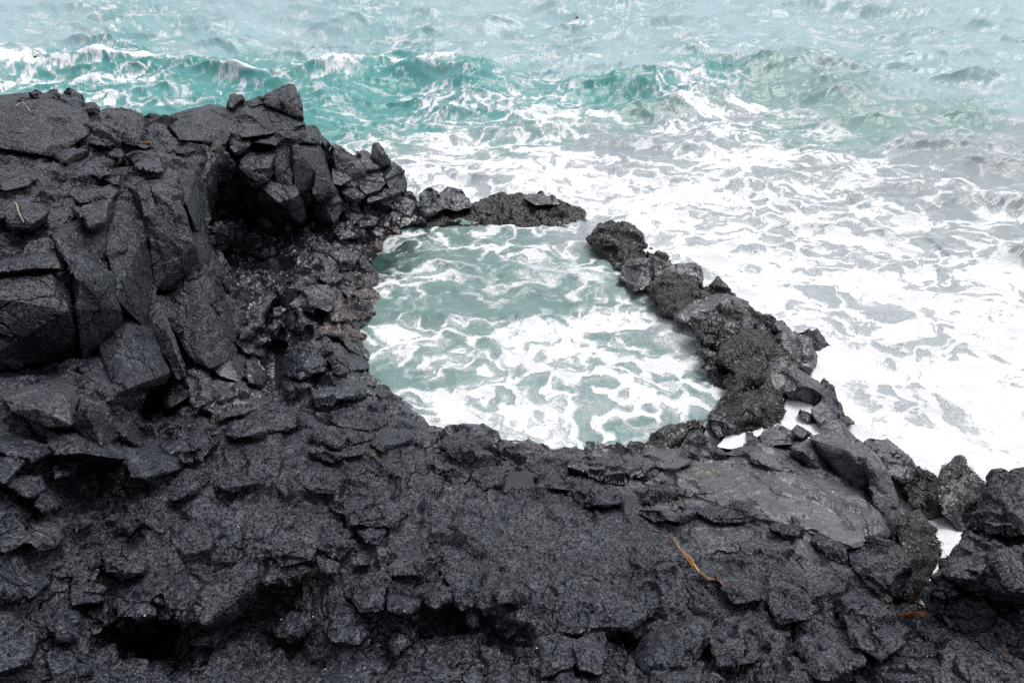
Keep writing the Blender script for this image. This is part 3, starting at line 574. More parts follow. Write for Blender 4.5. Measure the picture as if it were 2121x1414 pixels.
# loose rocks and wall rocks: (name, label, pts, z0, opts)
GW = "rocks along the seaward wall of the pool"
ROCKS = [
    ("wall_rock", "weedy dark rock with a pointed top at the wall's far tip, beside the gap",
     [(1218, 490, .1), (1230, 476, .0), (1245, 464, -.1), (1260, 456, -.2), (1287, 467, -.2), (1318, 480, -.1), (1336, 508, 0), (1330, 522, .2), (1300, 542, .3), (1265, 542, .3), (1243, 515, .2), (1252, 500, .4), (1288, 505, .4)], -.1, dict(t=1, w=.6, a=.6, k=.0)),
    ("wall_rock", "small weedy lump on the pool side of the wall just behind the pointed tip rock",
     [(1258, 532, .1), (1265, 510, -.1), (1300, 505, -.1), (1337, 518, 0), (1342, 545, .2), (1302, 556, .3), (1275, 556, .3)], -.05, dict(t=.9, w=.6, a=.7, c=.2)),
    ("wall_rock", "low flat rock with dark red weed on the sea side behind the wall's tip",
     [(1330, 530, .1), (1340, 516, 0), (1376, 521, -.1), (1394, 545, .1), (1370, 552, .2), (1340, 545, .2)], .0, dict(t=.8, w=.5, a=.9)),
    ("wall_rock", "broad dark dome with smooth wet top and pink base, third from the wall's tip",
     [(1285, 575, .1), (1288, 558, .1), (1306, 538, -.1), (1346, 533, -.2), (1392, 548, 0), (1402, 578, .2), (1370, 602, .3), (1320, 596, .35), (1330, 560, .3)], -.05, dict(t=1, w=.75, a=.35, c=.25)),
    ("wall_rock", "flat topped grey slab holding a ring of foam, seaward of the pool wall",
     [(1400, 565, .1), (1406, 546, 0), (1440, 547, 0), (1454, 575, .15), (1432, 590, .25), (1406, 575, .2), (1445, 565, .15)], .1, dict(t=.8, w=.5, a=.15, p=.4)),
    ("wall_rock", "rough brown weedy rock in the wall between the pink based dome and the grey slab",
     [(1345, 597, .1), (1386, 570, -.1), (1432, 574, -.1), (1482, 602, 0), (1474, 642, .2), (1422, 660, .3), (1380, 645, .3), (1362, 615, .25)], -.05, dict(t=1, w=.5, a=.8, c=.2)),
    ("wall_rock", "small sharp reddish rock standing against the white foam on the sea side of the wall",
     [(1468, 600, .1), (1478, 582, .0), (1487, 576, 0), (1506, 592, .05), (1524, 612, .1), (1500, 618, .2), (1474, 612, .2)], .15, dict(t=.5, w=.5, a=.6)),
    ("wall_rock", "wide grey rock with smooth wet flat top near the middle of the right wall",
     [(1405, 658, .2), (1440, 620, -.1), (1492, 608, -.2), (1546, 625, -.1), (1556, 642, .1), (1502, 664, .3), (1450, 676, .3), (1470, 640, .15)], .05, dict(t=1, w=.7, a=.35, p=.3)),
    ("wall_rock", "long grey and brown weedy hump behind the biggest weedy dome of the wall",
     [(1440, 660, .2), (1482, 638, 0), (1542, 636, -.1), (1592, 664, -.1), (1614, 692, .1), (1560, 706, .3), (1500, 696, .3), (1462, 722, .35), (1444, 692, .3)], .1, dict(t=1.1, w=.65, a=.5, p=.25)),
    ("wall_rock", "black shiny knob hanging over the pool below the long weedy hump",
     [(1446, 695, .2), (1462, 675, .1), (1500, 684, .1), (1508, 718, .3), (1480, 732, .35), (1452, 722, .3)], -.05, dict(t=.8, w=.8, a=.3)),
    ("wall_rock", "biggest weed covered dome of the right hand wall with a pale bare crown",
     [(1494, 740, .2), (1500, 715, .1), (1516, 697, -.1), (1535, 687, -.2), (1582, 688, -.25), (1622, 718, -.1), (1634, 772, .1), (1582, 782, .3), (1522, 768, .3), (1530, 715, .2), (1590, 720, .15)], .15, dict(t=1.2, w=.5, a=.75, p=.3)),
    ("wall_rock", "round dome thick with dark seaweed just below the biggest dome of the wall",
     [(1500, 795, .2), (1512, 770, .1), (1550, 744, -.1), (1592, 744, -.1), (1636, 742, 0), (1645, 772, .15), (1602, 786, .3), (1560, 798, .35), (1522, 810, .35), (1545, 775, .3)], .05, dict(t=1.1, w=.4, a=.95)),
    ("wall_rock", "low wet skirt of rock at the water's edge under the two weedy domes",
     [(1444, 725, .1), (1470, 718, 0), (1502, 742, .1), (1512, 790, .1), (1498, 806, .2), (1478, 785, .2), (1458, 758, .2)], -.15, dict(t=.8, w=.8, a=.5)),
    ("sea_rock", "tall smooth dark rock with a slanting grey top leaning out to sea from the wall",
     [(1596, 672, .1), (1604, 664, .0), (1620, 657, -.1), (1641, 671, 0), (1662, 697, .1), (1678, 748, .1), (1676, 768, .2), (1642, 750, .3), (1618, 720, .25), (1622, 687, .25)], .0, dict(t=.8, w=.7, p=.2)),
    ("sea_rock", "thin dark red fin of rock poking out of the foam beyond the wall",
     [(1650, 690, .0), (1656, 682, 0), (1677, 682, 0), (1702, 697, 0), (1725, 717, .05), (1690, 722, .1), (1665, 718, .1)], -.05, dict(t=.4, w=.5, a=.5)),
    ("wall_rock", "smooth grey flank of rock beside the round seaweed dome on its sea side",
     [(1590, 775, .1), (1600, 745, .0), (1632, 733, 0), (1648, 768, .1), (1634, 795, .25), (1624, 818, .3), (1602, 795, .25)], .25, dict(t=.8, w=.5, p=.4, a=.1)),
    ("wall_rock", "small weedy wedge between the round seaweed dome and the block with the black front",
     [(1566, 785, .1), (1600, 778, .0), (1627, 798, .1), (1624, 818, .25), (1600, 812, .2)], .35, dict(t=.6, w=.5, a=.6)),
    ("sea_rock", "blocky rock with a grey top and a black overhanging front above a foam filled puddle",
     [(1620, 812, .2), (1628, 788, .0), (1634, 766, -.1), (1652, 764, -.1), (1692, 788, -.1), (1712, 800, .05), (1722, 832, .05), (1690, 838, .0), (1628, 820, .1), (1655, 800, .3), (1690, 807, .3)], .35, dict(t=.9, w=.5, p=.3, a=.15)),
    ("sea_rock", "long dark flank of rock with rusty weed running down to the surf",
     [(1700, 800, .0), (1706, 778, -.1), (1727, 796, -.1), (1757, 845, .0), (1775, 880, .1), (1752, 874, .2), (1720, 864, .3), (1700, 840, .3)], .1, dict(t=.9, w=.5, a=.4)),
    ("sea_rock", "small grey faceted rock at the right edge of the foam filled puddle",
     [(1678, 845, .1), (1702, 828, .0), (1720, 850, .1), (1728, 875, .15), (1700, 880, .25), (1688, 868, .2)], .3, dict(t=.6, w=.4, p=.35)),
    ("shore_rock", "broad brown hump with a mane of dark seaweed between the pool and the foam puddles",
     [(1468, 868, .2), (1490, 840, .1), (1530, 804, -.1), (1576, 792, -.2), (1602, 800, -.2), (1628, 830, 0), (1634, 848, .1), (1607, 878, .2), (1570, 894, .3), (1530, 898, .35), (1490, 885, .3), (1540, 840, .3)], .15, dict(t=1.1, w=.45, a=.65, c=.3)),
    ("shore_rock", "purplish rounded rock spotted with weed below the hump with the seaweed mane",
     [(1470, 870, .1), (1478, 858, 0), (1512, 857, 0), (1532, 872, .1), (1522, 892, .25), (1488, 908, .3), (1474, 888, .25)], .25, dict(t=.7, w=.45, a=.3, p=.15)),
    ("shore_rock", "low weedy ledge at the pool's near right corner with barnacle speckles",
     [(1318, 922, .1), (1355, 897, 0), (1382, 884, -.05), (1442, 867, -.05), (1455, 882, .1), (1394, 918, .25), (1382, 932, .25), (1330, 934, .2)], -.05, dict(t=.9, w=.5, a=.6, c=.35)),
    ("shore_boulder", "dark three sided block sitting on the pale slab beside the pool corner",
     [(1407, 922, .2), (1412, 900, .1), (1427, 883, .0), (1452, 877, -.1), (1472, 905, -.05), (1518, 952, .1), (1452, 958, .3), (1420, 942, .3), (1448, 925, .3)], .55, dict(t=.7, w=.35, p=.22)),
    ("shore_rock", "little brown rock tip rising from the foam filled puddle",
     [(1646, 852, .0), (1652, 846, 0), (1667, 844, 0), (1694, 874, .05), (1676, 876, .1), (1662, 864, .1)], .33, dict(t=.3, w=.4, p=.2, a=.2)),
    ("shore_rock", "knobbly grey rock on the near side of the foam filled puddles",
     [(1562, 905, .1), (1580, 885, .0), (1612, 878, -.05), (1642, 884, -.05), (1682, 900, .0), (1645, 920, .2), (1592, 922, .25), (1610, 898, .2)], .5, dict(t=.6, w=.3, p=.55)),
    ("shore_rock", "upright grey knob on top of the knobbly rock by the puddles",
     [(1636, 888, .1), (1642, 876, .0), (1653, 873, 0), (1685, 897, .0), (1664, 910, .2), (1645, 902, .2)], .6, dict(t=.4, w=.3, p=.5)),
    ("shore_rock", "slanting grey block with a shadowed black front, left of the two",
     [(1636, 930, .1), (1645, 915, -.1), (1682, 902, -.15), (1698, 925, .0), (1722, 1005, .0), (1700, 1000, -.05), (1660, 955, .05), (1665, 935, .2)], .35, dict(t=.6, w=.35, p=.5)),
    ("shore_rock", "big slanting grey block with a shadowed black front, right of the two",
     [(1672, 905, .0), (1682, 898, -.1), (1712, 894, -.15), (1772, 912, -.1), (1802, 938, .1), (1815, 1020, .1), (1788, 1024, .05), (1750, 992, -.1), (1712, 935, .1), (1788, 948, .35)], .35, dict(t=.8, w=.35, p=.55)),
    ("shore_rock", "grey ridge with rusty streaks behind the two slanting blocks, facing the surf",
     [(1695, 890, .0), (1712, 872, -.1), (1735, 870, -.1), (1772, 900, -.1), (1804, 932, .0), (1804, 948, .1), (1760, 935, .25), (1718, 918, .2)], .45, dict(t=.8, w=.4, p=.35, a=.25)),
    ("sea_rock", "rounded grey sea worn rock at the foot of the surf, right of the slanting blocks",
     [(1796, 915, .0), (1812, 904, -.1), (1842, 904, -.1), (1872, 934, 0), (1897, 970, .1), (1903, 1003, .15), (1872, 1000, .2), (1832, 975, .3), (1812, 945, .25)], .1, dict(t=.9, w=.55, p=.5)),
    ("shore_rock", "tall purplish grey column of rock dropping into the cleft right of the pale slab",
     [(1795, 950, .0), (1805, 938, -.1), (1832, 972, .0), (1852, 1050, .1), (1858, 1115, .1), (1835, 1100, .25), (1812, 1035, .3), (1808, 975, .3)], .05, dict(t=.7, w=.4, p=.55)),
    ("sea_rock", "rock matted with dark brown algae in the right hand cleft",
     [(1878, 1010, .0), (1885, 985, -.1), (1906, 968, -.1), (1928, 975, 0), (1952, 1000, .1), (1960, 1052, .1), (1925, 1075, .2), (1892, 1058, .25)], -.1, dict(t=.8, w=.4, a=.97)),
    ("sea_rock", "purplish rock with red weed standing in the surf behind the right hand boulder",
     [(1942, 1000, .0), (1955, 975, -.1), (1990, 954, -.1), (2038, 1000, 0), (2022, 1085, .1), (1985, 1094, .2), (1958, 1060, .2)], -.1, dict(t=.8, w=.45, a=.5, p=.35)),
    ("sea_rock", "narrow weed patched tongue of rock running down into the right hand cleft",
     [(1862, 1100, .0), (1875, 1070, -.1), (1905, 1058, -.1), (1938, 1100, .0), (1944, 1152, .1), (1915, 1205, .15), (1888, 1245, .2), (1876, 1160, .2)], .1, dict(t=.7, w=.4, a=.75, p=.5)),
    # far wall
    ("wall_rock", "dark upright rock with a notched top where the far wall meets the headland",
     [(862, 425, .1), (870, 402, .0), (888, 388, -.1), (902, 392, -.1), (908, 404, .0), (914, 432, .2), (882, 446, .3), (866, 438, .2)], .2, dict(t=.8, w=.55)),
    ("wall_rock", "squarish rock with a flat pale top, next to the notched rock on the far wall",
     [(902, 412, .1), (906, 398, .0), (922, 390, -.1), (962, 390, -.1), (967, 412, 0), (972, 427, .1), (946, 436, .25), (910, 426, .2), (940, 405, .2)], .25, dict(t=.8, w=.5, p=.25)),
    ("wall_rock", "dark stepped rock between the headland's foot and the notched rock",
     [(800, 445, .1), (812, 418, .0), (850, 402, -.1), (868, 420, 0), (874, 458, .2), (832, 468, .3), (806, 460, .2), (836, 425, .3)], .0, dict(t=1, w=.6)),
    ("wall_rock", "left part of the far weed covered wall, lowest of its three humps",
     [(945, 455, .1), (958, 432, .0), (1000, 411, -.1), (1042, 406, -.1), (1058, 430, .1), (1050, 462, .3), (990, 464, .3)], -.1, dict(t=1, w=.4, a=.9)),
    ("wall_rock", "middle hump of the far weed covered wall, the tallest",
     [(1032, 440, .1), (1042, 412, .0), (1076, 401, -.1), (1112, 406, -.1), (1142, 430, .1), (1135, 464, .3), (1080, 466, .35), (1045, 460, .3)], -.1, dict(t=1, w=.4, a=.95)),
    ("wall_rock", "right hump of the far weed covered wall with a blunt end at the gap",
     [(1110, 440, .1), (1115, 415, .0), (1152, 418, -.1), (1192, 424, -.1), (1207, 440, .0), (1213, 464, .1), (1182, 472, .25), (1132, 468, .3)], -.1, dict(t=1, w=.45, a=.85)),
    ("sea_rock", "smooth pale grey back of a rock showing behind the far weed covered wall",
     [(1080, 408, .0), (1092, 399, -.1), (1112, 398, -.1), (1150, 410, 0), (1160, 422, .1), (1110, 426, .2)], .4, dict(t=.7, w=.5, p=.4)),
    ("wall_rock", "low weedy ledge just above the water at the far left corner of the pool",
     [(868, 465, .1), (885, 448, .0), (940, 440, 0), (985, 452, .1), (975, 466, .2), (910, 470, .25)], -.1, dict(t=.8, w=.7, a=.7)),
    # loose stones in the gully
    ("boulder", "dark wedge shaped boulder with a pale top edge lying on the near left shore",
     [(463, 898, .2), (470, 870, .2), (540, 842, .1), (590, 821, -.1), (612, 830, -.3), (648, 850, -.2), (642, 868, .1), (600, 888, .3), (520, 893, .4), (482, 908, .4), (596, 835, .35)], None, dict(t=.8, w=.3)),
    ("boulder", "smooth pale grey stone with a dark front among the stones below the columns",
     [(436, 755, .2), (452, 735, .0), (468, 714, -.1), (506, 744, .0), (509, 772, .2), (495, 790, .2), (455, 778, .3), (472, 740, .3)], None, dict(t=.6, w=.5, p=.4)),
    ("boulder", "shiny wet grey stone right of the dark fronted stone, beside the black crevice",
     [(507, 765, .2), (510, 742, .0), (524, 730, -.1), (552, 768, .1), (548, 800, .3), (515, 792, .3)], None, dict(t=.5, w=.8, p=.45)),
    ("boulder", "flat lens shaped grey stone resting against the columns' foot",
     [(492, 708, .1), (505, 700, .0), (532, 700, .0), (553, 722, .15), (548, 738, .25), (505, 730, .25)], None, dict(t=.4, w=.6, p=.4)),
    ("boulder", "tilted pale faced plate of rock beside the black hollow under the columns",
     [(333, 842, .3), (338, 815, .2), (350, 790, .1), (372, 789, .0), (406, 800, .1), (398, 816, .3), (352, 845, .5)], None, dict(t=.35, w=.2, p=.3)),
    ("boulder", "three cornered grey stone leaning against the foot of the lowest column",
     [(386, 800, .2), (384, 772, .1), (408, 753, .0), (436, 790, .1), (432, 832, .3), (402, 852, .4)], None, dict(t=.5, w=.3, p=.25)),
    ("boulder", "flat oval lava stone full of round holes lying on the near left rocks",
     [(48, 1112, .2), (60, 1082, .1), (92, 1074, .05), (126, 1090, .1), (132, 1112, .2), (110, 1134, .35), (75, 1134, .35)], None, dict(t=.35, p=.3)),
    ("boulder", "small rounded stone wedged in the dark gully on the left",
     [(148, 1084, .15), (165, 1066, .05), (195, 1064, .05), (190, 1084, .2), (162, 1094, .25)], None, dict(t=.3, p=.15)),
    ("boulder", "small angular grey stone at the mouth of the right hand cleft beside the brown kelp",
     [(1905, 1232, .1), (1912, 1222, .05), (1926, 1218, .05), (1924, 1245, .15), (1908, 1244, .15)], None, dict(t=.2, p=.4)),
]
# the big right-hand boulder is one thing made of its fused blocks; absolute Y
BIGB = [
    ([(1950, 1240, 5.9), (1985, 1190, 6.0), (2060, 1180, 6.0), (2230, 1160, 5.9), (2230, 1330, 5.2), (2121, 1330, 5.2), (2000, 1280, 5.5)], dict(t=1.5)),
    ([(2005, 1085, 6.05), (2018, 1058, 6.25), (2062, 980, 6.75), (2121, 974, 6.75), (2230, 985, 6.6), (2230, 1120, 5.5), (2100, 1105, 5.5), (2030, 1095, 5.75)], dict(t=1.5, p=.12)),
    ([(1945, 1185, 5.3), (1958, 1160, 5.5), (2012, 1080, 6.0), (2121, 1095, 5.75), (2230, 1105, 5.6), (2230, 1240, 4.7), (2060, 1228, 4.85), (1962, 1196, 5.1), (2080, 1140, 5.3)], dict(t=1.5, p=.12)),
    ([(1925, 1225, 5.25), (1945, 1190, 5.4), (1972, 1200, 5.3), (1978, 1225, 5.1), (1950, 1236, 5.1)], dict(t=.8)),
    ([(1922, 1245, 5.25), (1955, 1210, 5.4), (2080, 1245, 5.1), (2150, 1300, 4.8), (2230, 1340, 4.5), (2230, 1430, 4.2), (2060, 1350, 4.55), (1962, 1288, 4.95)], dict(t=1.2)),
    ([(2060, 1150, 5.15), (2121, 1130, 5.2), (2230, 1140, 5.1), (2230, 1230, 4.55), (2100, 1225, 4.6)], dict(t=.8, p=.1)),
]

# ------------------------------------------------------------------ build rock
landV = []
for e in LANDB:
    landV.append(atZ(e[0], e[1], e[3]) if e[2] == 'z' else atY(e[0], e[1], e[3]))
for e in LANDI:
    landV.append(atY(*e))
landV = np.array(landV)
pix = [Vector((e[0], e[1])) for e in LANDB] + [Vector((e[0], e[1])) for e in LANDI]
nb = len(LANDB)
res = delaunay_2d_cdt(pix, [(i, (i + 1) % nb) for i in range(nb)], [], 0, 1e-4)
POLY = np.array([(e[0], e[1]) for e in LANDB], float)


def inside(px, py, poly):
    px = np.asarray(px, float); py = np.asarray(py, float)
    c = np.zeros(px.shape, bool); j = len(poly) - 1
    for i in range(len(poly)):
        xi, yi = poly[i]; xj, yj = poly[j]
        m = ((yi > py) != (yj > py)) & (px < (xj - xi) * (py - yi) / (yj - yi + 1e-12) + xi)
        c ^= m; j = i
    return c


v2 = np.array([(v.x, v.y) for v in res[0]])
orig = [o[0] if len(o) else 0 for o in res[3]]
landV = landV[orig]
TT = []
for f in res[2]:
    for k in range(1, len(f) - 1):
        TT.append((f[0], f[k], f[k + 1]))
TT = np.array(TT)
cen = v2[TT].mean(1)
TT = TT[inside(cen[:, 0], cen[:, 1], POLY)]
# all faces towards the camera
a, b_, c_ = v2[TT[:, 0]], v2[TT[:, 1]], v2[TT[:, 2]]
ar = (b_[:, 0] - a[:, 0]) * (c_[:, 1] - a[:, 1]) - (b_[:, 1] - a[:, 1]) * (c_[:, 0] - a[:, 0])
TT[ar > 0] = TT[ar > 0][:, ::-1]


def landY(px, py):
    """Y of the land sheet under a photo spot (nearest triangle if outside)"""
    P = np.array([px, py], float)
    A, B, C = v2[TT[:, 0]], v2[TT[:, 1]], v2[TT[:, 2]]
    den = (B[:, 1] - C[:, 1]) * (A[:, 0] - C[:, 0]) + (C[:, 0] - B[:, 0]) * (A[:, 1] - C[:, 1]) + 1e-12
    l1 = ((B[:, 1] - C[:, 1]) * (P[0] - C[:, 0]) + (C[:, 0] - B[:, 0]) * (P[1] - C[:, 1])) / den
    l2 = ((C[:, 1] - A[:, 1]) * (P[0] - C[:, 0]) + (A[:, 0] - C[:, 0]) * (P[1] - C[:, 1])) / den
    l3 = 1 - l1 - l2
    mn = np.minimum(np.minimum(l1, l2), l3)
    i = int(np.argmax(mn))
    if mn[i] >= -1e-6:
        Ys = landV[TT[i], 1]
        return float(l1[i] * Ys[0] + l2[i] * Ys[1] + l3[i] * Ys[2])
    j = int(np.argmin(((v2 - P) ** 2).sum(1)))
    return float(landV[j, 1])


PXT = 2.3          # wanted edge length in pixels of a 1024 wide picture


def target_len(P):
    D = np.linalg.norm(P - np.array([0, 0, CAMH]), axis=1)
    return np.maximum(D * PXT / 683.0, 0.012)


def weather(V, T, amp=1.0, seed=0):
    N = vnormals(V, T)
    D = np.linalg.norm(V - np.array([0, 0, CAMH]), axis=1)
    s = np.clip(D * 0.052, 0.24, 0.95)
    s = np.full(len(V), float(np.exp(np.round(np.log(np.median(s)) * 3) / 3)))   # one lattice per rock mass
    W = np.stack([fbm(V * 1.1, 2, 40), fbm(V * 1.1, 2, 50), fbm(V * 1.1, 2, 60)], 1) * 0.18
    Q = (V + W) / s[:, None]
    Q[:, 2] *= 0.75
    b1, c1 = blocky(Q, 3, 0.07)
    b2, c2 = blocky(Q * 2.6 + 5.0, 23, 0.10)
    b3, c3 = blocky(Q * 6.7 + 9.0, 43, 0.14)
    f = fbm(V / s[:, None] * 2.2, 4, 70, 0.55)
    crk = np.clip(perlin(V / s[:, None] * 0.6, 97) * 2 + 0.3, 0, 1)
    d = s * amp * (0.32 * b1 + 0.115 * b2 + 0.035 * b3 + 0.03 * f - (0.11 * c1 + 0.04 * c2) * crk)
    return V + N * d[:, None]


def hull_mesh(front, t, attrs):
    """closed rock: the convex hull of the points seen plus a body behind them"""
    F = np.array(front); cam0 = np.array([0, 0, CAMH])
    cpt = F.mean(0)
    B = F + (F - cam0) / np.linalg.norm(F - cam0, axis=1)[:, None] * t
    cb = B.mean(0)
    B = cb + (B - cb) * 0.72
    B[:, 2] -= 0.25 * t
    pts = np.concatenate([F, B])
    bm = bmesh.new()
    for p in pts:
        bm.verts.new(p)
    r = bmesh.ops.convex_hull(bm, input=list(bm.verts), use_existing_faces=False)
    junk = [g for g in r["geom_interior"] if isinstance(g, bmesh.types.BMVert)] + [g for g in r["geom_unused"] if isinstance(g, bmesh.types.BMVert)]
    if junk:
        bmesh.ops.delete(bm, geom=list(set(junk)), context='VERTS')
    bmesh.ops.triangulate(bm, faces=bm.faces[:])
    bmesh.ops.recalc_face_normals(bm, faces=bm.faces[:])
    bm.verts.index_update()
    V = np.array([v.co[:] for v in bm.verts]); T = np.array([[v.index for v in f.verts] for f in bm.faces])
    bm.free()
    A = np.tile(np.array((*attrs, 0), float), (len(V), 1))
    dF = np.linalg.norm(V[:, None] - F[None], axis=2).min(1)
    A[:, 4] = (dF > 1e-4)
    size = np.linalg.norm(V.max(0) - V.min(0))
    V, T, A = refine(V, T, A, lambda P: np.full(len(P), size / 9.0))
    V = relax(V, T, 1, 0.14)
    V, T, A = refine(V, T, A, target_len)
    V = relax(V, T, 1, 0.12)
    return V, T, A


def at_of(o):
    return (o.get('p', 0), o.get('w', 0), o.get('a', 0), o.get('c', 0))


def rock_obj(name, parts, amp=1.0):
    Vs, Ts, As, n = [], [], [], 0
    for V, T, A in parts:
        Vs.append(V); Ts.append(T + n); As.append(A); n += len(V)
    V = np.concatenate(Vs); T = np.concatenate(Ts); A = np.concatenate(As)
    band = np.clip(1.15 - V[:, 2] / 0.75 + 0.35 * fbm(V * 1.5, 2, 500), 0, 1) * (V[:, 1] > 7)
    A[:, 1] = np.maximum(A[:, 1], band)
    me = make_mesh(name, V, T, [ROCK], False, dict(pale=A[:, 0], wet=A[:, 1], weed=A[:, 2], crust=A[:, 3]))
    return obj(name, me)


def lead(pts, k=1.0):
    return [atY(px, py, landY(px, py) - d * k) for px, py, d in pts]


# land sheet with a skirt down into the sea
n0 = len(landV)
ed = {}
for t in TT:
    for i in range(3):
        e = (int(t[i]), int(t[(i + 1) % 3]))
        if (e[1], e[0]) in ed: del ed[(e[1], e[0])]
        else: ed[e] = 1
bidx = sorted({i for e in ed for i in e})
low = {}
SV = list(landV)
for i in bidx:
    p = landV[i].copy()
    p[1] += 1.2; p[2] = min(p[2] - 1.0, -1.2)
    low[i] = len(SV); SV.append(p)
ST = list(map(tuple, TT))
for (i, j) in ed:
    ST += [(j, i, low[i]), (j, low[i], low[j])]
SV = np.array(SV); ST = np.array(ST)
SA = np.zeros((len(SV), 5))
SA[len(landV):, 4] = 1
# wetness / weed near the water
for i, p in enumerate(SV):
    px_, py_ = (v2[i] if i < len(v2) else v2[bidx[i - len(landV)]])
    w = max(0.0, 1 - p[2] / 1.6) * (1 if py_ < 900 else .4)
    SA[i] = (0.85 if (1320 < px_ < 1850 and 935 < py_ < 1140) else 0, w, 0.5 * max(0, 1 - p[2] / .4), 0, SA[i, 4])
# split the sheet in three pieces of ground by where it lies
SV, ST, SA = refine(SV, ST, SA, lambda P: np.maximum(0.05 * np.linalg.norm(P - np.array([0, 0, CAMH]), axis=1), .2))
SV = relax(SV, ST, 1, 0.25)
SV, ST, SA = refine(SV, ST, SA, target_len)
SV = relax(SV, ST, 1, 0.4)
cy = SV[ST].mean(1)
dist = cy[:, 1]
far = cy[:, 1] > (9.4 + 0.05 * np.maximum(cy[:, 0], 0))


def weather_scaled(V, T):
    """land sheet: lattice size follows the distance band"""
    N = vnormals(V, T); D = np.linalg.norm(V - np.array([0, 0, CAMH]), axis=1)
    d = np.zeros(len(V))
    wsum = np.zeros(len(V))
    W = np.stack([fbm(V * 1.1, 2, 40), fbm(V * 1.1, 2, 50), fbm(V * 1.1, 2, 60)], 1) * 0.18
    for s, D0 in ((0.42, 7.0), (0.62, 12.5), (0.95, 19.0)):
        w = np.exp(-((D - D0) / 3.2) ** 2) + 1e-6
        if s == 0.42: w = np.where(D < D0, 1.0, w)
        if s == 0.95: w = np.where(D > D0, 1.0, w)
        Q = (V + W) / s; Q[:, 2] *= 0.75
        b1, c1 = blocky(Q, 3, 0.07); b2, c2 = blocky(Q * 2.6 + 5.0, 23, 0.10); b3, c3 = blocky(Q * 6.7 + 9.0, 43, 0.14)
        f = fbm(V / s * 2.2, 4, 70, 0.55)
        crk = np.clip(perlin(V / s * 0.6, 97) * 2 + 0.3, 0, 1)
        d += w * s * (1.0 if s == 0.42 else 0.72) * (0.42 * b1 + 0.11 * b2 + 0.03 * b3 + 0.02 * f - (0.17 * c1 + 0.06 * c2) * crk) * (1 - 0.8 * SA[:, 0]) * plat
        wsum += w
    return V + N * (d / wsum)[:, None]


pc = atY(1180, 1120, 6.4)
plat = 1 - 0.6 * np.exp(-(((SV[:, 0] - pc[0]) / 1.5) ** 2 + ((SV[:, 1] - pc[1]) / 1.1) ** 2) ** 2)
SV = weather_scaled(SV, ST)
SA[:, 1] = np.clip(SA[:, 1], 0, 1)
for nm, sel in (("cliff_ground", far), ("rock_shelf", ~far)):
    t = ST[sel]; u, inv = np.unique(t, return_inverse=True)
    globals()["part_" + nm] = [(SV[u], inv.reshape(-1, 3), SA[u])]

for (lst, nm) in ((CLIFF, "part_cliff_ground"), (BANK, "part_cliff_ground"), (SHELF, "part_rock_shelf")):
    for pts, o in lst:
        V, T, A = hull_mesh(lead(pts, 0.42 if lst is SHELF and o.get('p', 0) < .7 else .9 if lst is CLIFF else 1.0), o.get('t', 1), at_of(o))
        V = weather(V, T, 0.3 if o.get('p', 0) > .7 else (0.20 if (max(q[0] for q in pts) - min(q[0] for q in pts)) * (max(q[1] for q in pts) - min(q[1] for q in pts)) > 9000 else 0.34) if lst is CLIFF else 0.55)
        globals()[nm].append((V, T, A))
tag(rock_obj("cliff", part_cliff_ground), kind="structure")
tag(rock_obj("rock_shelf", part_rock_shelf), kind="structure")

print('t', round(time.time() - T0, 1))
ROCKOBJ = []
for nm, label, pts, z0, o in ROCKS:
    if nm == "wall_rock":
        cxm = sum(p[0] for p in pts) / len(pts); cym = sum(p[1] for p in pts) / len(pts)
        pts = [(cxm + (x - cxm) * 1.1, cym + (y - cym) * 1.1, d * 1.2) for x, y, d in pts]
    elif sum(p[0] for p in pts) / len(pts) > 1790:
        cxm = sum(p[0] for p in pts) / len(pts); cym = sum(p[1] for p in pts) / len(pts)
        pts = [(cxm + (x - cxm) * 1.15, cym + (y - cym) * 1.08, d * 1.1) for x, y, d in pts]
    if z0 is None:
        fr = lead([(x, y, d) for x, y, d in pts])
    else:
        yb = max(p[1] for p in pts); xb = [p[0] for p in pts if p[1] == yb][0]
        Yb = YofZ(xb, yb, z0)
        fr = [atY(x, y, Yb + 0.5 * (YofZ(x, y, z0) - Yb) - d * (1.0 if z0 is None else 1.0)) for x, y, d in pts]
    V, T, A = hull_mesh(fr, o.get('t', 1), at_of(o))
    V = weather(V, T, 0.6 if o.get('p', 0) < .3 else 0.35)
    r = rock_obj(nm, [(V, T, A)])
    g = GW if nm == "wall_rock" else "sea worn rocks at the foot of the wall" if nm == "sea_rock" else "rocks on the near shore" if nm == "shore_rock" else "loose boulders"
    ROCKOBJ.append((r, o.get('a', 0)))
    tag(r, label, "boulder" if "boulder" in nm else "rock", g)

parts = []
for pts, o in BIGB:
    V, T, A = hull_mesh([atY(*p) for p in pts], o['t'], at_of(o))
    parts.append((weather(V, T, 0.8), T, A))
tag(rock_obj("boulder", parts), "huge dark cracked lava boulder at the bottom right, nearest to the surf", "boulder")

print('t', round(time.time() - T0, 1))
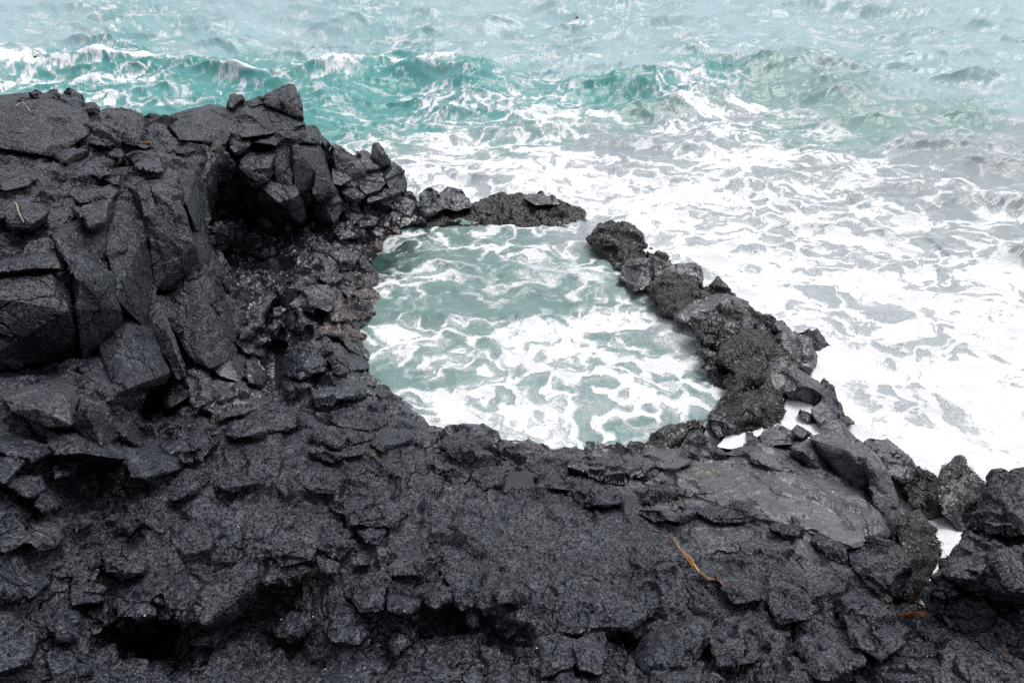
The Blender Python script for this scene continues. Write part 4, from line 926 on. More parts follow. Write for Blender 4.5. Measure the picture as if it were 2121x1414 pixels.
# ------------------------------------------------------------------ sea and pool
B_ = (.35, .48, .515); T_ = (.085, .30, .29); G_ = (.30, .335, .35); GG = (.20, .33, .305); PG = (.175, .27, .255); DG = (.02, .055, .047)  # B_: far water, with pale sky reflection put into its base colour
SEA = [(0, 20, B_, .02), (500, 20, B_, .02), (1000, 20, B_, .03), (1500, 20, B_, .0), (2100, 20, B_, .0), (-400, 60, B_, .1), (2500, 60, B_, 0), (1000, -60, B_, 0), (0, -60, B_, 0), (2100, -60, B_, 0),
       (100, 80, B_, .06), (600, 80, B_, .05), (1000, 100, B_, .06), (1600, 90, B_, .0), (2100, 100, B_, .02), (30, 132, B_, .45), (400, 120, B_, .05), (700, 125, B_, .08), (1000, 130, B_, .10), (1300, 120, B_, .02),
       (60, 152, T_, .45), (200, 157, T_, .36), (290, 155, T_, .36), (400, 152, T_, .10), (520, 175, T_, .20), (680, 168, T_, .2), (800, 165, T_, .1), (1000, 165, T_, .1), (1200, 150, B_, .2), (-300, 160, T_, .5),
       (300, 195, T_, .18), (450, 210, T_, .12), (120, 178, T_, .35), (650, 195, T_, .15), (800, 200, T_, .05), (1000, 182, T_, .08), (650, 245, T_, .06), (720, 265, T_, .12), (550, 200, T_, .2),
       (900, 225, T_, .45), (1000, 240, T_, .58), (1150, 225, T_, .55), (1300, 215, T_, .3), (1380, 195, T_, .42), (1450, 215, GG, .65), (1550, 235, G_, .55), (870, 255, T_, .42), (1480, 180, T_, .12), (1250, 190, T_, .05),
       (820, 295, GG, .5), (950, 300, G_, .5), (1150, 270, GG, .42), (1300, 255, GG, .35), (1250, 300, G_, .18), (1350, 285, G_, .2), (1050, 290, GG, .48), (1450, 270, G_, .4),
       (870, 350, G_, .62), (1000, 370, G_, .7), (1200, 335, G_, .75), (1100, 395, G_, .85), (1300, 380, G_, .85), (1500, 330, G_, .72), (1600, 320, G_, .82), (1700, 335, G_, .62), (940, 330, G_, .45), (1400, 340, G_, .6),
       (1600, 180, GG, .05), (1700, 215, GG, .04), (1900, 150, B_, .02), (1800, 270, GG, .10), (2000, 250, GG, .07), (2100, 200, B_, .12), (1900, 320, G_, .15), (2050, 350, G_, .15), (2121, 300, G_, .06), (1650, 260, GG, .25), (1600, 240, GG, .4), (2500, 250, GG, .1), (1720, 300, GG, .2),
       (1750, 380, G_, .55), (1900, 400, G_, .4), (2050, 420, G_, .35), (1850, 430, G_, .5), (2121, 400, G_, .2), (2500, 420, G_, .3),
       (1300, 430, G_, .85), (1500, 450, G_, .74), (1400, 500, G_, .8), (1600, 530, G_, .85), (1550, 480, G_, .72), (1700, 500, G_, .68), (1800, 500, G_, .7), (1950, 480, G_, .42), (2100, 470, G_, .38), (2000, 550, G_, .6), (2100, 600, G_, .78), (1800, 600, G_, .78),
       (1600, 600, G_, .9), (1700, 640, G_, .76), (1900, 680, G_, .74), (1800, 740, G_, .76), (2000, 750, G_, .85), (2100, 750, G_, .75), (1850, 850, G_, .85), (2000, 850, G_, .8), (2100, 900, G_, .95), (1950, 930, G_, .99), (1720, 780, G_, .88), (2500, 700, G_, .8), (1800, 830, G_, .72),
       (1930, 1130, G_, 1.0), (1900, 1000, G_, .95), (2300, 950, G_, .9), (1230, 430, G_, .8), (1250, 470, G_, .6)]
POOL = [(830, 510, DG, .12), (800, 560, DG, .1), (870, 480, DG, .25), (930, 470, PG, .4), (900, 505, PG, .55), (1000, 480, PG, .5), (1080, 510, PG, .58), (1180, 490, G_, .25), (1225, 478, G_, .02), (900, 560, PG, .28), (1000, 560, PG, .08), (1150, 560, PG, .14), (1250, 570, PG, .2),
        (850, 600, PG, .52), (950, 620, PG, .1), (1060, 635, PG, .3), (1130, 640, PG, .32), (1200, 620, PG, .18), (1300, 630, PG, .35), (820, 690, PG, .62), (900, 690, PG, .55), (1000, 695, PG, .62), (1100, 690, PG, .6), (1250, 660, PG, .58), (1390, 670, G_, .3), (1330, 600, G_, .12),
        (900, 750, PG, .82), (1050, 750, PG, .88), (1200, 735, PG, .86), (1350, 740, PG, .72), (1440, 720, G_, .35), (1000, 820, PG, .8), (1150, 800, PG, .76), (1300, 800, PG, .74), (1420, 795, PG, .55), (950, 860, PG, .95), (1100, 860, PG, .96), (1250, 850, PG, .86), (1420, 840, PG, .85),
        (1150, 910, PG, .85), (1310, 900, PG, .25), (1380, 880, PG, .35), (810, 790, PG, .3), (780, 700, PG, .3), (840, 830, PG, .5), (1490, 770, PG, .7), (790, 630, PG, .2)]
POOLPOLY = np.array([(955, 440), (1100, 446), (1195, 452), (1222, 458), (1236, 462), (1262, 505), (1310, 560), (1390, 620), (1470, 690), (1530, 780), (1500, 850), (1420, 900), (1330, 945), (1140, 960), (900, 930), (780, 830), (740, 700), (755, 560), (830, 450)], float)
CRESTS = [([(-600, 150, .9), (0, 148, 1.0), (150, 140, 1.0), (300, 136, 1.2), (380, 145, 1.1), (450, 155, .7), (560, 165, .6), (640, 163, .9), (760, 158, 1.0), (900, 154, .9), (1000, 159, .7), (1100, 168, .4), (1200, 175, 0)], 1.0, 3.5),
          ([(800, 215, 0), (950, 200, .5), (1100, 195, .7), (1250, 190, .8), (1400, 182, .8), (1500, 178, .6), (1600, 190, .2)], 1.2, 3.0),
          ([(1500, 150, 0), (1590, 140, .7), (1680, 138, .8), (1760, 152, .4), (1850, 165, 0)], 1.2, 3.0),
          ([(1480, 38, .1), (1580, 22, .9), (1680, 14, 1.3), (1780, 24, 1.0), (1900, 38, .7), (2100, 25, .8), (2500, 20, .6)], 2.0, 5.0),
          ([(1580, 225, .1), (1700, 205, .6), (1830, 190, .7), (1950, 195, .6), (2121, 215, .5), (2400, 230, .4)], 1.6, 3.5),
          ([(650, 62, .1), (780, 64, .7), (950, 70, .7), (1200, 50, .7), (1320, 52, .0)], 1.6, 4.0),
          ([(1050, 262, .1), (1200, 245, .5), (1400, 238, .5), (1500, 250, .1)], 1.3, 2.5),
          ([(1650, 300, .1), (1750, 275, .35), (1850, 300, .35), (2121, 330, .3)], 1.2, 2.5),
          ([(1800, 430, .1), (2000, 405, .45), (2121, 430, .5), (2400, 470, .4)], 1.0, 2.0),
          ([(1950, 525, .1), (2050, 515, .4), (2121, 535, .4), (2400, 580, .3)], .8, 1.5),
          ([(1350, 400, .05), (1550, 395, .25), (1800, 470, .25), (1950, 560, .05)], .8, 2.0),
          ([(-300, 90, .2), (100, 95, .4), (300, 100, .3), (500, 92, .0)], 1.6, 4.0),
          ([(300, 20, .0), (450, 24, .4), (560, 15, .4), (700, 22, 0)], 2.0, 5.0),
          ([(1850, 105, .1), (2000, 98, .5), (2121, 100, .5), (2500, 110, .4)], 1.8, 4.0)]


def idw(px, py, table):
    pts = np.array([(t[0], t[1]) for t in table], float)
    val = np.array([(*t[2], t[3]) for t in table], float)
    out = np.zeros((len(px), 4))
    for s in range(0, len(px), 60000):
        a = px[s:s + 60000, None] - pts[None, :, 0]; b = (py[s:s + 60000, None] - pts[None, :, 1]) * 2.0
        w = 1.0 / (a * a + b * b + 300.0) ** 1.7
        out[s:s + 60000] = (w @ val) / w.sum(1)[:, None]
    return out


rows = np.concatenate([np.linspace(-206, -120, 18), np.linspace(-110, -6, 40), np.arange(-4, 640, 1.7), np.arange(640, 1290, 2.6)])
cols = np.concatenate([np.linspace(-700, -60, 50), np.arange(-50, 2180, 2.6), np.linspace(2190, 2850, 50)])
PXg, PYg = np.meshgrid(cols, rows)
px, py = PXg.ravel(), PYg.ravel()
P0 = atZ(px, py, 0.0)
rng = np.random.RandomState(4)
z = np.zeros(len(px))
X, Y = P0[:, 0].copy(), P0[:, 1].copy()
calm = np.where(inside(px, py, POOLPOLY), 0.45, 1.0)
near = np.clip((Y - 8) / 25, 0.35, 1.0)
step = np.maximum(np.gradient(rows)[:, None] * 0 + 1, 1).repeat(len(cols), 1).ravel()
Rr = np.hypot(X, Y - 0)
sx = np.zeros(len(px)); sy = np.zeros(len(px))
for i in range(90):
    lam = 0.35 * (34.0 ** rng.rand())
    ang = -math.pi / 2 + 0.22 + rng.randn() * 0.75
    k = 2 * math.pi / lam
    A = 0.0135 * lam ** 0.9 * (0.6 + 0.8 * rng.rand()) * (1 + .35 * np.clip((Y - 28) / 15, 0, 1))
    ph = rng.rand() * 6.283
    kx, ky = math.cos(ang) * k, math.sin(ang) * k
    th = kx * X + ky * Y + ph
    fade = np.clip(0.3 + Y / 45, 0.3, 1) * np.clip(1.6 - (Rr * 0.9 / 683) * 5.0 / lam, 0, 1) * (calm if lam > 1.5 else 1) * (near if lam > 3 else 1)
    mod = 0.55 + 0.45 * np.sin(X * rng.randn() * 0.25 + Y * rng.randn() * 0.25 + rng.rand() * 6)
    z += A * fade * mod * np.sin(th)
    sx -= A * fade * mod * math.cos(ang) * np.cos(th) * -0.8
    sy -= A * fade * mod * math.sin(ang) * np.cos(th) * -0.8
wob = fbm(np.stack([X * .35, Y * .35, X * 0], 1), 3, 5) * 0.9
cfoam = np.zeros(len(px))
for ic, (cr, wf, wb) in enumerate(CRESTS):
    q = np.array([atZ(c[0], c[1], 0.0) for c in cr]); H = np.array([c[2] for c in cr])
    Yc = np.interp(X, q[:, 0], q[:, 1]) + wob * 0.5
    h = np.interp(X, q[:, 0], H, left=H[0] if cr[0][0] < 0 else 0, right=H[-1] if cr[-1][0] > 2200 else 0)
    d = Y - Yc
    h = h * (0.9 + 0.5 * fbm(np.stack([X * .25, Y * .1, X * 0 + ic], 1), 3, 15, .4))
    prof = np.where(d < 0, np.exp(-(d / wf) ** 2), np.exp(-(d / wb) ** 2))
    z += h * prof * (0.9 if ic < 2 else 0.85)
    if ic == 0:
        cfoam += np.clip(h * .9 - .35, 0, .6) * np.exp(-((d - .5) / .9) ** 2)
    if ic in (2, 3):
        cfoam += np.clip(h - .75, 0, .5) * np.exp(-((d - .1) / .35) ** 2)
fl = fbm(np.stack([X * .9, Y * .9, X * 0], 1), 4, 25)
z += fl * 0.035 * np.clip(2 - Y / 30, 0, 1)
pm = inside(px, py, POOLPOLY)
z[pm] += 0.05
col4 = np.empty((len(px), 4))
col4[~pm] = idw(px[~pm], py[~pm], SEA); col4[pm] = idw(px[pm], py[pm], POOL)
big = fbm(np.stack([X * .22, Y * .22, X * 0 + 3], 1), 3, 35)
Z0 = X * 0


def cells2(U, Vv, k):
    iu = np.floor(U).astype(np.int64); iv = np.floor(Vv).astype(np.int64)
    d1 = np.full(len(U), 9e9); d2 = d1.copy()
    for a in (-1, 0, 1):
        for c in (-1, 0, 1):
            x, y = iu + a, iv + c
            d = np.hypot(U - x - _h(x, y, x * 0, k), Vv - y - _h(x, y, x * 0, k + 1))
            m = d < d1
            d2 = np.where(m, d1, np.minimum(d2, d)); d1 = np.where(m, d, d1)
    return d2 - d1


fm = (col4[:, 3] + cfoam > 0.003) & (Y < 130)
xm, ym = X[fm], Y[fm]
q = lambda sc, zz: np.stack([xm * sc, ym * sc, np.full(len(xm), zz)], 1)
wx = fbm(q(.45, 1.), 3, 201) * 1.1 + fbm(q(2.2, 2.), 3, 205) * 0.22
wy = fbm(q(.45, 5.), 3, 211) * 1.1 + fbm(q(2.2, 6.), 3, 215) * 0.22
ux, uy = xm * 0.75 + wx, ym + wy
e1 = cells2(ux * 1.0, uy * 1.1, 301); e2 = cells2(ux * 2.7 + 7, uy * 3.0, 311)
l1 = np.clip(1 - e1 / .45, 0, 1); l2 = np.clip(1 - e2 / .5, 0, 1)
e3 = cells2(ux * 6.5 + 3, uy * 8.0, 321); l3 = np.clip(1 - e3 / .5, 0, 1)
pp = 0.20 * l3 + 0.60 * fbm(np.stack([ux * .42, uy * .62, ux * 0], 1), 5, 221) + 0.60 * l1 + 0.24 * l2 + 0.30 * fbm(np.stack([ux * 2.5, uy * 3.2, ux * 0], 1), 4, 231, .6)
smp = np.sort(pp[(ym < 45)][::7])
pat = np.zeros(len(X)); pat[fm] = np.searchsorted(smp, pp) / len(smp)
fo = np.clip((col4[:, 3] + cfoam - 0.02) * 1.02 + big * 0.10 * np.clip(col4[:, 3] * 5, 0, 1), 0, 1.1)
fo = fo + 0.02 * np.clip((fo - .62) * 6, 0, 1) - 0.06 * pm * np.clip((fo - .5) * 4, 0, 1)
fo = fo + np.clip(fo - 0.88, 0, 1) * 1.5
for nm_, lb_, pts_, z0_, o_ in ROCKS:
    if z0_ is not None and nm_ in ("wall_rock", "sea_rock"):
        pb = sorted(pts_, key=lambda p_: -p_[1])[:5]
        for x_, y_, d_ in pb:
            q_ = atZ(x_, y_, 0.0)
            fo[fm] += 0.16 * np.exp(-(((xm - q_[0]) ** 2 + (ym - q_[1]) ** 2) / .20)) * (xm > q_[0] - .1)
Pw = np.stack([X + sx, Y + sy, z], 1)
nr, nc = len(rows), len(cols)
ii = np.arange(nr * nc).reshape(nr, nc)
quad = np.stack([ii[1:, :-1], ii[1:, 1:], ii[:-1, 1:], ii[:-1, :-1]], -1).reshape(-1, 4)
cx = px[quad].mean(1); cyy = py[quad].mean(1)
# no water where solid land stands well above it
shr = np.array([(-900, 330), (100, 330), (430, 380), (610, 480), (650, 560), (650, 700), (660, 830), (740, 940), (900, 990), (1400, 1000), (1750, 1060), (1850, 1180), (1880, 1290), (2100, 1300), (3000, 1300), (3000, 1600), (-900, 1600)], float)
keep = ~inside(cx, cyy, shr)
quad = quad[keep]; cx = cx[keep]; cyy = cyy[keep]
qp = inside(cx, cyy, POOLPOLY)
for nm, sel in (("sea", ~qp), ("pool_water", qp)):
    t = quad[sel]; u, inv = np.unique(t, return_inverse=True)
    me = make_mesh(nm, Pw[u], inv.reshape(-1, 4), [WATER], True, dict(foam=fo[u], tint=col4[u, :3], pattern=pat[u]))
    tag(obj(nm, me), kind="structure")
# sea floor far beneath, so the water has a bottom
bm = bmesh.new()
for q in ((-3000, -20, -3.5), (3000, -20, -3.5), (3000, 4000, -3.5), (-3000, 4000, -3.5)):
    bm.verts.new(q)
bm.faces.new(bm.verts[:]); me = bpy.data.meshes.new("sea_floor"); bm.to_mesh(me); bm.free(); me.materials.append(ROCK)
tag(obj("sea_floor", me), kind="structure")

# ------------------------------------------------------------------ seaweed on the rocks (parts of them), small things
def ribbon_mesh(lines, name, mat):
    V, T = [], []
    for pts, wd, nrm in lines:
        n = len(pts); base = len(V)
        for i in range(n):
            d = pts[min(i + 1, n - 1)] - pts[max(i - 1, 0)]
            sd_ = np.cross(d, nrm); sd_ = sd_ / (np.linalg.norm(sd_) + 1e-9)
            ww = wd * (0.55 + 0.45 * math.sin(math.pi * (i + .6) / n))
            V += [pts[i] - sd_ * ww, pts[i] + sd_ * ww]
        for i in range(n - 1):
            k = base + 2 * i
            T += [(k, k + 1, k + 3), (k, k + 3, k + 2)]
    return make_mesh(name, np.array(V), np.array(T), [mat])


def grow_weed(o, dens, seed):
    me = o.data; n = len(me.polygons)
    c = np.empty(n * 3); nn = np.empty(n * 3); ar = np.empty(n)
    me.polygons.foreach_get("center", c); me.polygons.foreach_get("normal", nn); me.polygons.foreach_get("area", ar)
    c = c.reshape(-1, 3); nn = nn.reshape(-1, 3)
    rg = np.random.RandomState(seed)
    m = (nn[:, 2] > 0.12) & (c[:, 2] > 0.12) & (fbm(c * 2.2, 3, 400 + seed) > 0.35 - dens)
    idx = np.where(m)[0]
    if len(idx) < 10: return
    cnt = int(min(1100, 200 * ar[idx].sum()))
    pick = rg.choice(idx, cnt, p=ar[idx] / ar[idx].sum())
    L = []
    for i in pick:
        nv = nn[i]; down = np.array([0, 0, -1.0]) + nv * nv[2] + rg.randn(3) * 0.35
        down -= nv * down.dot(nv); down /= np.linalg.norm(down) + 1e-9
        ln = 0.05 + 0.10 * rg.rand(); p = c[i] + nv * 0.004
        L.append(([p, p + down * ln * .5 + nv * ln * .33, p + down * ln + nv * ln * .1], 0.006 + 0.009 * rg.rand(), nv))
    tag(obj("seaweed", ribbon_mesh(L, "seaweed", WEED), o), kind="stuff")


for k, o in enumerate(ROCKOBJ):
    if o[1] >= 0.5:
        grow_weed(o[0], o[1] * 0.6, k)

bpy.context.view_layer.update()
DG_ = bpy.context.evaluated_depsgraph_get()


def hit(px, py, lift=0.0):
    dx, dy, dz = ray(px, py); d = Vector((float(dx), float(dy), float(dz))).normalized()
    ok, loc, nor, idx, ob, _ = scene.ray_cast(DG_, Vector((0, 0, CAMH)), d)
    if not ok:
        return np.array(atZ(px, py, 0.0)), np.array([0, 0, 1.0])
    return np.array(loc) + np.array([0, 0, 1.0]) * lift - np.array(d) * lift, np.array(nor)


def tube_mesh(name, pts, rads, mat, seg=7):
    V, T = [], []
    pts = [np.array(p) for p in pts]; n = len(pts)
    for i in range(n):
        d = pts[min(i + 1, n - 1)] - pts[max(i - 1, 0)]; d = d / (np.linalg.norm(d) + 1e-9)
        a_ = np.cross(d, [0, 0, 1.0]); a_ = a_ / (np.linalg.norm(a_) + 1e-9); b2_ = np.cross(d, a_)
        for j in range(seg):
            t = 2 * math.pi * j / seg
            V.append(pts[i] + rads[i] * (math.cos(t) * a_ + 0.7 * math.sin(t) * b2_))
    for i in range(n - 1):
        for j in range(seg):
            p, q_ = i * seg + j, i * seg + (j + 1) % seg
            T += [(p, q_, q_ + seg), (p, q_ + seg, p + seg)]
    return make_mesh(name, np.array(V), np.array(T), [mat])


def smooth_path(ctrl, n=24):
    ctrl = np.array(ctrl); t = np.linspace(0, len(ctrl) - 1, n)
    out = np.stack([np.interp(t, np.arange(len(ctrl)), ctrl[:, k]) for k in range(3)], 1)
    for _ in range(2):
        out[1:-1] = (out[:-2] + 2 * out[1:-1] + out[2:]) / 4
    return out


def tuft(name, label, cat, px, py, npx, strands, mat, rad, seed, group=None):
    rg = random.Random(seed)
    p0, nv = hit(px, py, 0.01)
    root = bpy.data.objects.new(name, None); COL.objects.link(root); root.location = p0
    s_ = np.linalg.norm(p0 - np.array([0, 0, CAMH])) / FOC * npx
    for i in range(strands):
        a_ = rg.random() * 6.28
        e = np.array([math.cos(a_), math.sin(a_) * .8, 0.0]) * s_ * (0.4 + 0.6 * rg.random())
        path = smooth_path([[0, 0, 0], e * .4 + np.array([0, 0, s_ * .35 * rg.random()]), e * .8 + np.array([0, 0, s_ * .3 * rg.random()]), e + np.array([0, 0, s_ * .05])], 9)
        obj("strand", tube_mesh("strand", path, [rad * (1 - .6 * k / 9) for k in range(9)], mat, 5), root)
    return tag(root, label, cat, group)


# long dried kelp stalk
ctrl = [(1385, 1108), (1391, 1122), (1400, 1137), (1412, 1149), (1424, 1161), (1432, 1172), (1442, 1184), (1452, 1194), (1460, 1204), (1472, 1208), (1485, 1211), (1498, 1217)]
path = np.array([hit(x, y, 0.03)[0] for x, y in ctrl])
kz = path.copy()
for _ in range(3):
    kz[1:-1] = np.maximum(path[1:-1] - 0.02, (kz[:-2] + kz[1:-1] * 2 + kz[2:]) / 4)
root = bpy.data.objects.new("kelp_stalk", None); COL.objects.link(root); root.location = kz[5]
rr = np.interp(np.arange(30), [0, 6, 10, 14, 17, 22, 25, 29], [.002, .005, .012, .013, .009, .007, .004, .002])
for k in range(4):
    off = np.random.RandomState(k).randn(3) * 0.006
    pth = smooth_path(kz + off - kz[5], 30)
    pth[:, 2] += 0.006 * np.sin(np.arange(30) * .7 + k * 1.6); pth[:, 0] += 0.009 * np.cos(np.arange(30) * .55 + k * 1.6)
    obj("strand", tube_mesh("strand", pth, rr * (.75 if k else 1.0), KELP_ORANGE if k < 3 else STRAW, 6), root)
tag(root, "long twisted orange stalk of dried kelp lying across the dark foreground rock", "seaweed")
# wet brown kelp in the cleft
root = bpy.data.objects.new("kelp_clump", None); COL.objects.link(root)
p0 = hit(1895, 1268, 0.03)[0]; root.location = p0
for k, (pts, wd) in enumerate([([(1862, 1274), (1880, 1274), (1895, 1276), (1902, 1262)], .03), ([(1885, 1250), (1893, 1240), (1900, 1228)], .012), ([(1888, 1252), (1900, 1256), (1912, 1262), (1920, 1275)], .03), ([(1868, 1284), (1885, 1282), (1905, 1278), (1925, 1280)], .026), ([(1905, 1262), (1912, 1272), (1918, 1284)], .022)]):
    pp_ = [hit(x, y, 0.03 + .012 * k)[0] - p0 for x, y in pts]
    me = ribbon_mesh([(list(smooth_path(pp_, 12)), wd, np.array([0, -.5, .8]))], "blade", KELP_BROWN)
    obj("blade", me, root)
tag(root, "wet brown and amber kelp blades caught in the cleft beside the big boulder", "seaweed")
GT = "scraps of dried weed"
tuft("dried_weed", "bright orange tuft of dried weed on the ledge of the left cliff", "seaweed", 305, 298, 11, 9, KELP_ORANGE, .012, 1, GT)
tuft("dried_weed", "thin yellow straw like scrap on the foreground rock below the pool", "seaweed", 928, 1012, 16, 5, STRAW, .004, 2, GT)
tuft("dried_weed", "orange scrap of weed in the crack of the pale slab", "seaweed", 1430, 980, 6, 6, KELP_ORANGE, .006, 3, GT)
tuft("dried_weed", "orange brown scrap of weed lying on the pale slab beside its dark stain", "seaweed", 1488, 982, 9, 6, KELP_ORANGE, .006, 4, GT)
tuft("dried_weed", "small rusty scrap of weed near the lower right edge of the pale slab", "seaweed", 1745, 1078, 8, 5, KELP_ORANGE, .005, 5, GT)
tuft("dried_weed", "orange scrap of weed on the dark rock at the pool's near left", "seaweed", 775, 942, 7, 6, KELP_ORANGE, .006, 6, GT)
tuft("dried_weed", "rust red scrap in the dark crevice at the bottom right corner", "seaweed", 2082, 1352, 10, 5, KELP_BROWN, .005, 7, GT)
tuft("dried_weed", "small red scrap on the big dark rock at the lower left", "seaweed", 427, 1025, 6, 4, KELP_ORANGE, .004, 8, GT)
tuft("dried_weed", "pinkish scrap of weed in the dark gully at the bottom", "seaweed", 785, 1338, 8, 5, STRAW, .004, 9, GT)
for lb, pts in (("pale bent strand of weed draped over the far left cliff block", [(34, 222), (45, 212), (55, 221), (64, 234)]), ("pale thin strand of weed hanging in a crack of the left cliff", [(30, 421), (36, 425), (38, 440), (46, 455), (50, 462)]), ("short curled pale strand of weed below the hanging one on the left cliff", [(49, 470), (52, 478), (53, 486)])):
    pth = smooth_path([hit(x, y, .02)[0] for x, y in pts], 12)
    tag(obj("weed_strand", tube_mesh("weed_strand", pth, [.008] * 12, STRAW, 5)), lb, "seaweed", "pale strands of weed")
# shell fragments
bm = bmesh.new(); bmesh.ops.create_icosphere(bm, subdivisions=1, radius=1.0)
for v in bm.verts: v.co.z *= 0.45; v.co.x *= 1.3
shell_me = bpy.data.meshes.new("shell_fragment"); bm.to_mesh(shell_me); bm.free(); shell_me.materials.append(SHELL)
for i, (x, y) in enumerate([(583, 1283), (620, 1200), (838, 1266), (649, 1277), (727, 1402), (674, 1386), (755, 1383), (220, 1397), (300, 1275), (1112, 1342), (1033, 1353), (1248, 1238), (1525, 1250), (1555, 1146), (1920, 1360), (215, 1178), (494, 1092), (1204, 1308), (1000, 1380), (912, 1258)]):
    p, nv = hit(x, y, .008)
    o = obj("shell_fragment", shell_me, None, p); o.scale = [0.007 + 0.006 * random.random()] * 3; o.rotation_euler = (random.random(), random.random(), random.random() * 6)
    tag(o, "tiny pale fleck of shell lying on the dark foreground rock", "shell", "flecks of shell on the foreground rock")
# birds afloat
def bird(px, py, face, label):
    p, _ = hit(px, py, 0.0)
    sc_ = 0.6
    pth = [(-.26, 0, .10), (-.20, 0, .08), (-.10, 0, .07), (0, 0, .075), (.10, 0, .085), (.155, 0, .13), (.175, 0, .20), (.19, 0, .265), (.215, 0, .285), (.25, 0, .28)]
    rad = [.008, .04, .085, .10, .085, .05, .034, .032, .036, .014]
    root = obj("seabird", tube_mesh("seabird", [(x * face * sc_, y, z_ * sc_) for x, y, z_ in pth], [r_ * sc_ for r_ in rad], BIRD, 10), None, p)
    obj("beak", tube_mesh("beak", [(.245 * face * sc_, 0, .28 * sc_), (.275 * face * sc_, 0, .277 * sc_), (.30 * face * sc_, 0, .268 * sc_)], [.007, .005, .0015], STRAW, 6), root)
    tag(root, label, "bird", "birds on the water")
bird(73, 119, -1, "dark seabird floating on the pale sea at the upper left")
bird(1195, 37, -1, "dark seabird floating far out near the top centre of the sea")


def puddle(name, poly, zz, mat, seed, attrs=None):
    pp_ = np.array([atZ(x, y, zz) for x, y in poly]); c = pp_.mean(0)
    V = [c]; n = 40; T = []
    per = np.concatenate([pp_, pp_[:1]]); t = np.linspace(0, len(poly), n, endpoint=False); wob_ = 1 + 0.10 * np.sin(t * 4.1 + seed) + 0.06 * np.sin(t * 9.7 + 2 * seed)
    ring = np.stack([np.interp(t, np.arange(len(per)), per[:, k]) for k in range(3)], 1)
    for _ in range(3):
        ring = (np.roll(ring, 1, 0) + ring * 2 + np.roll(ring, -1, 0)) / 4
    for r_ in (.25, .5, .75, 1.0):
        V += list(c + (ring - c) * (1.08 * r_ * (1 + (wob_ - 1) * r_))[:, None])
    V = np.array(V); V[:, 2] += fbm(V * 3, 3, seed) * (0.025 if mat is FOAMM else 0.002)
    for i in range(n):
        j = (i + 1) % n; T.append((0, 1 + i, 1 + j))
        for r_ in range(3):
            a_, b2_ = 1 + r_ * n, 1 + (r_ + 1) * n
            T += [(a_ + i, b2_ + i, b2_ + j), (a_ + i, b2_ + j, a_ + j)]
    tag(obj(name, make_mesh(name, V, np.array(T), [mat])), kind="structure")


for nm_, pl in (('P1', [(1500, 917), (1525, 890), (1580, 888), (1545, 910), (1545, 900)]), ('P2', [(1610, 880), (1640, 840), (1680, 845), (1695, 880), (1650, 870)]), ('R1', [(1050, 1000), (1080, 980), (1105, 995), (1120, 1010), (1070, 1010)]), ('R2', [(1285, 1045), (1295, 1032), (1308, 1035), (1305, 1050)])):
    print(nm_, [round(float(hit(x, y)[0][2]), 2) for x, y in pl])
puddle("foam_puddle", [(1490, 925), (1525, 880), (1588, 878), (1590, 900), (1555, 925)], 0.40, FOAMM, 1)
puddle("foam_puddle", [(1590, 890), (1630, 825), (1690, 838), (1712, 885), (1690, 908), (1640, 890)], 0.36, FOAMM, 2)
puddle("rain_pool", [(1025, 1012), (1045, 990), (1085, 970), (1112, 990), (1128, 1012), (1080, 1022)], 1.2, POND, 3)
puddle("rain_pool", [(1272, 1056), (1288, 1025), (1312, 1028), (1316, 1050), (1295, 1066)], 1.27, POND, 4)
# the trickle falling from the headland ledge
tr = [atY(x, y, 19.2) for x, y in ((713, 395), (716, 405), (721, 425), (725, 445), (727, 458))]
tag(obj("water_trickle", tube_mesh("water_trickle", smooth_path(tr, 14), [.010 + .004 * math.sin(k * 2.1) for k in range(14)], POND, 6)), kind="structure")

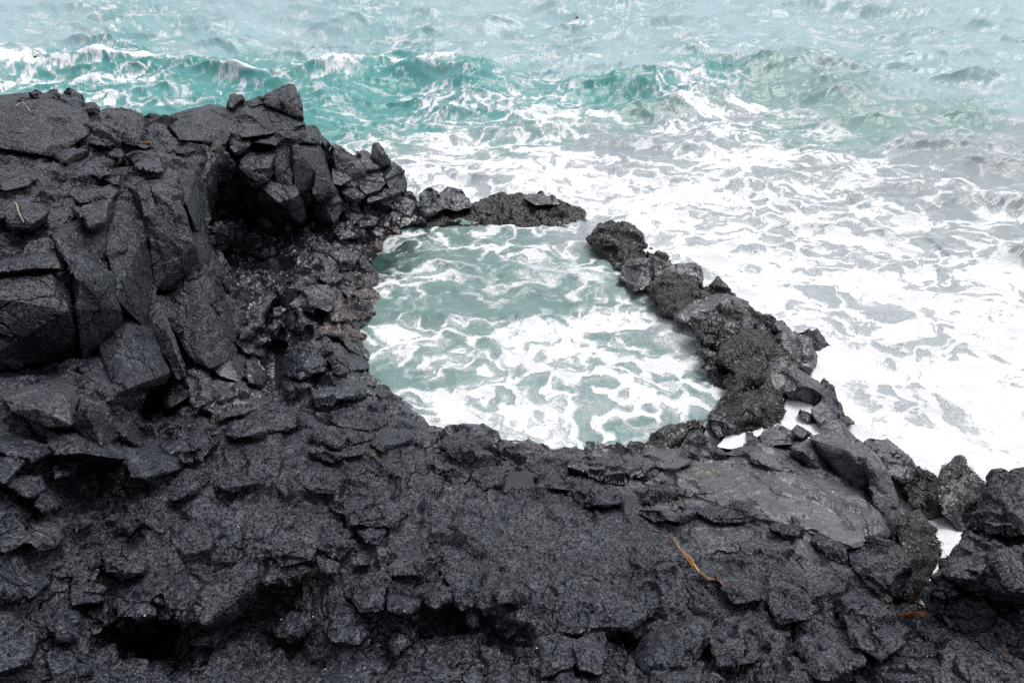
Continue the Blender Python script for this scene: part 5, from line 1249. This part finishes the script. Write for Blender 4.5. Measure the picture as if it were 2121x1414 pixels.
# unseen rising slope, added behind the camera to block sky light
gx, gy = np.meshgrid(np.linspace(-90, 70, 80), np.concatenate([np.linspace(-60, -3, 30), np.linspace(-2.6, 1.2, 14)]))
gz = np.where(gy > -1.2, 3.0 - 0.9 * gy, 4.1 + (-gy - 1.2) * 1.7)
gz = np.minimum(gz, 6.2 + np.maximum(-gy - 2.2, 0) * 1.7)
gz = np.minimum(gz, 42 + 0.15 * -gy)
HV = np.stack([gx.ravel(), gy.ravel(), gz.ravel()], 1)
HV[:, 2] += fbm(HV * 0.2, 4, 11) * np.clip(-HV[:, 1] * .3, 0, 3.0)
ii = np.arange(gx.size).reshape(gx.shape)
HQ = np.stack([ii[:-1, :-1], ii[:-1, 1:], ii[1:, 1:], ii[1:, :-1]], -1).reshape(-1, 4)
tag(obj("sky_blocker_slope", make_mesh("sky_blocker_slope", HV, HQ, [ROCK])), kind="structure")

print('t', round(time.time() - T0, 1))
# ------------------------------------------------------------------ light
w = bpy.data.worlds.new("World"); scene.world = w; w.use_nodes = True
nt = w.node_tree; nt.nodes.clear(); b = NB(nt)
SUN_EL, SUN_AZ = R(68), R(50)           # azimuth from +Y towards +X
sky = nt.nodes.new('ShaderNodeTexSky'); sky.sky_type = 'NISHITA'; sky.sun_disc = False
sky.sun_elevation = SUN_EL; sky.sun_rotation = SUN_AZ; sky.air_density = 1.2; sky.dust_density = 3.0
hs = b.n('ShaderNodeHueSaturation', i={'Saturation': 0.3, 'Color': sky.outputs[0]})
bg = b.n('ShaderNodeBackground', i={'Color': hs.outputs[0], 'Strength': 0.12})
out = b.n('ShaderNodeOutputWorld'); nt.links.new(bg.outputs[0], out.inputs[0])
sd = bpy.data.lights.new("sun", 'SUN'); sd.energy = 1.1; sd.angle = R(26); sd.color = (1.0, 0.985, 0.97)
so = bpy.data.objects.new("sun", sd); COL.objects.link(so); so.location = (10, 30, 60)
dirv = Vector((math.sin(SUN_AZ) * math.cos(SUN_EL), math.cos(SUN_AZ) * math.cos(SUN_EL), math.sin(SUN_EL)))
so.rotation_euler = dirv.to_track_quat('Z', 'Y').to_euler()
vs = scene.view_settings; vs.view_transform = 'Standard'; vs.look = 'None'; vs.gamma = 1; vs.exposure = 0.52
scene.cycles.max_bounces = 5
scene.cycles.use_denoising = False
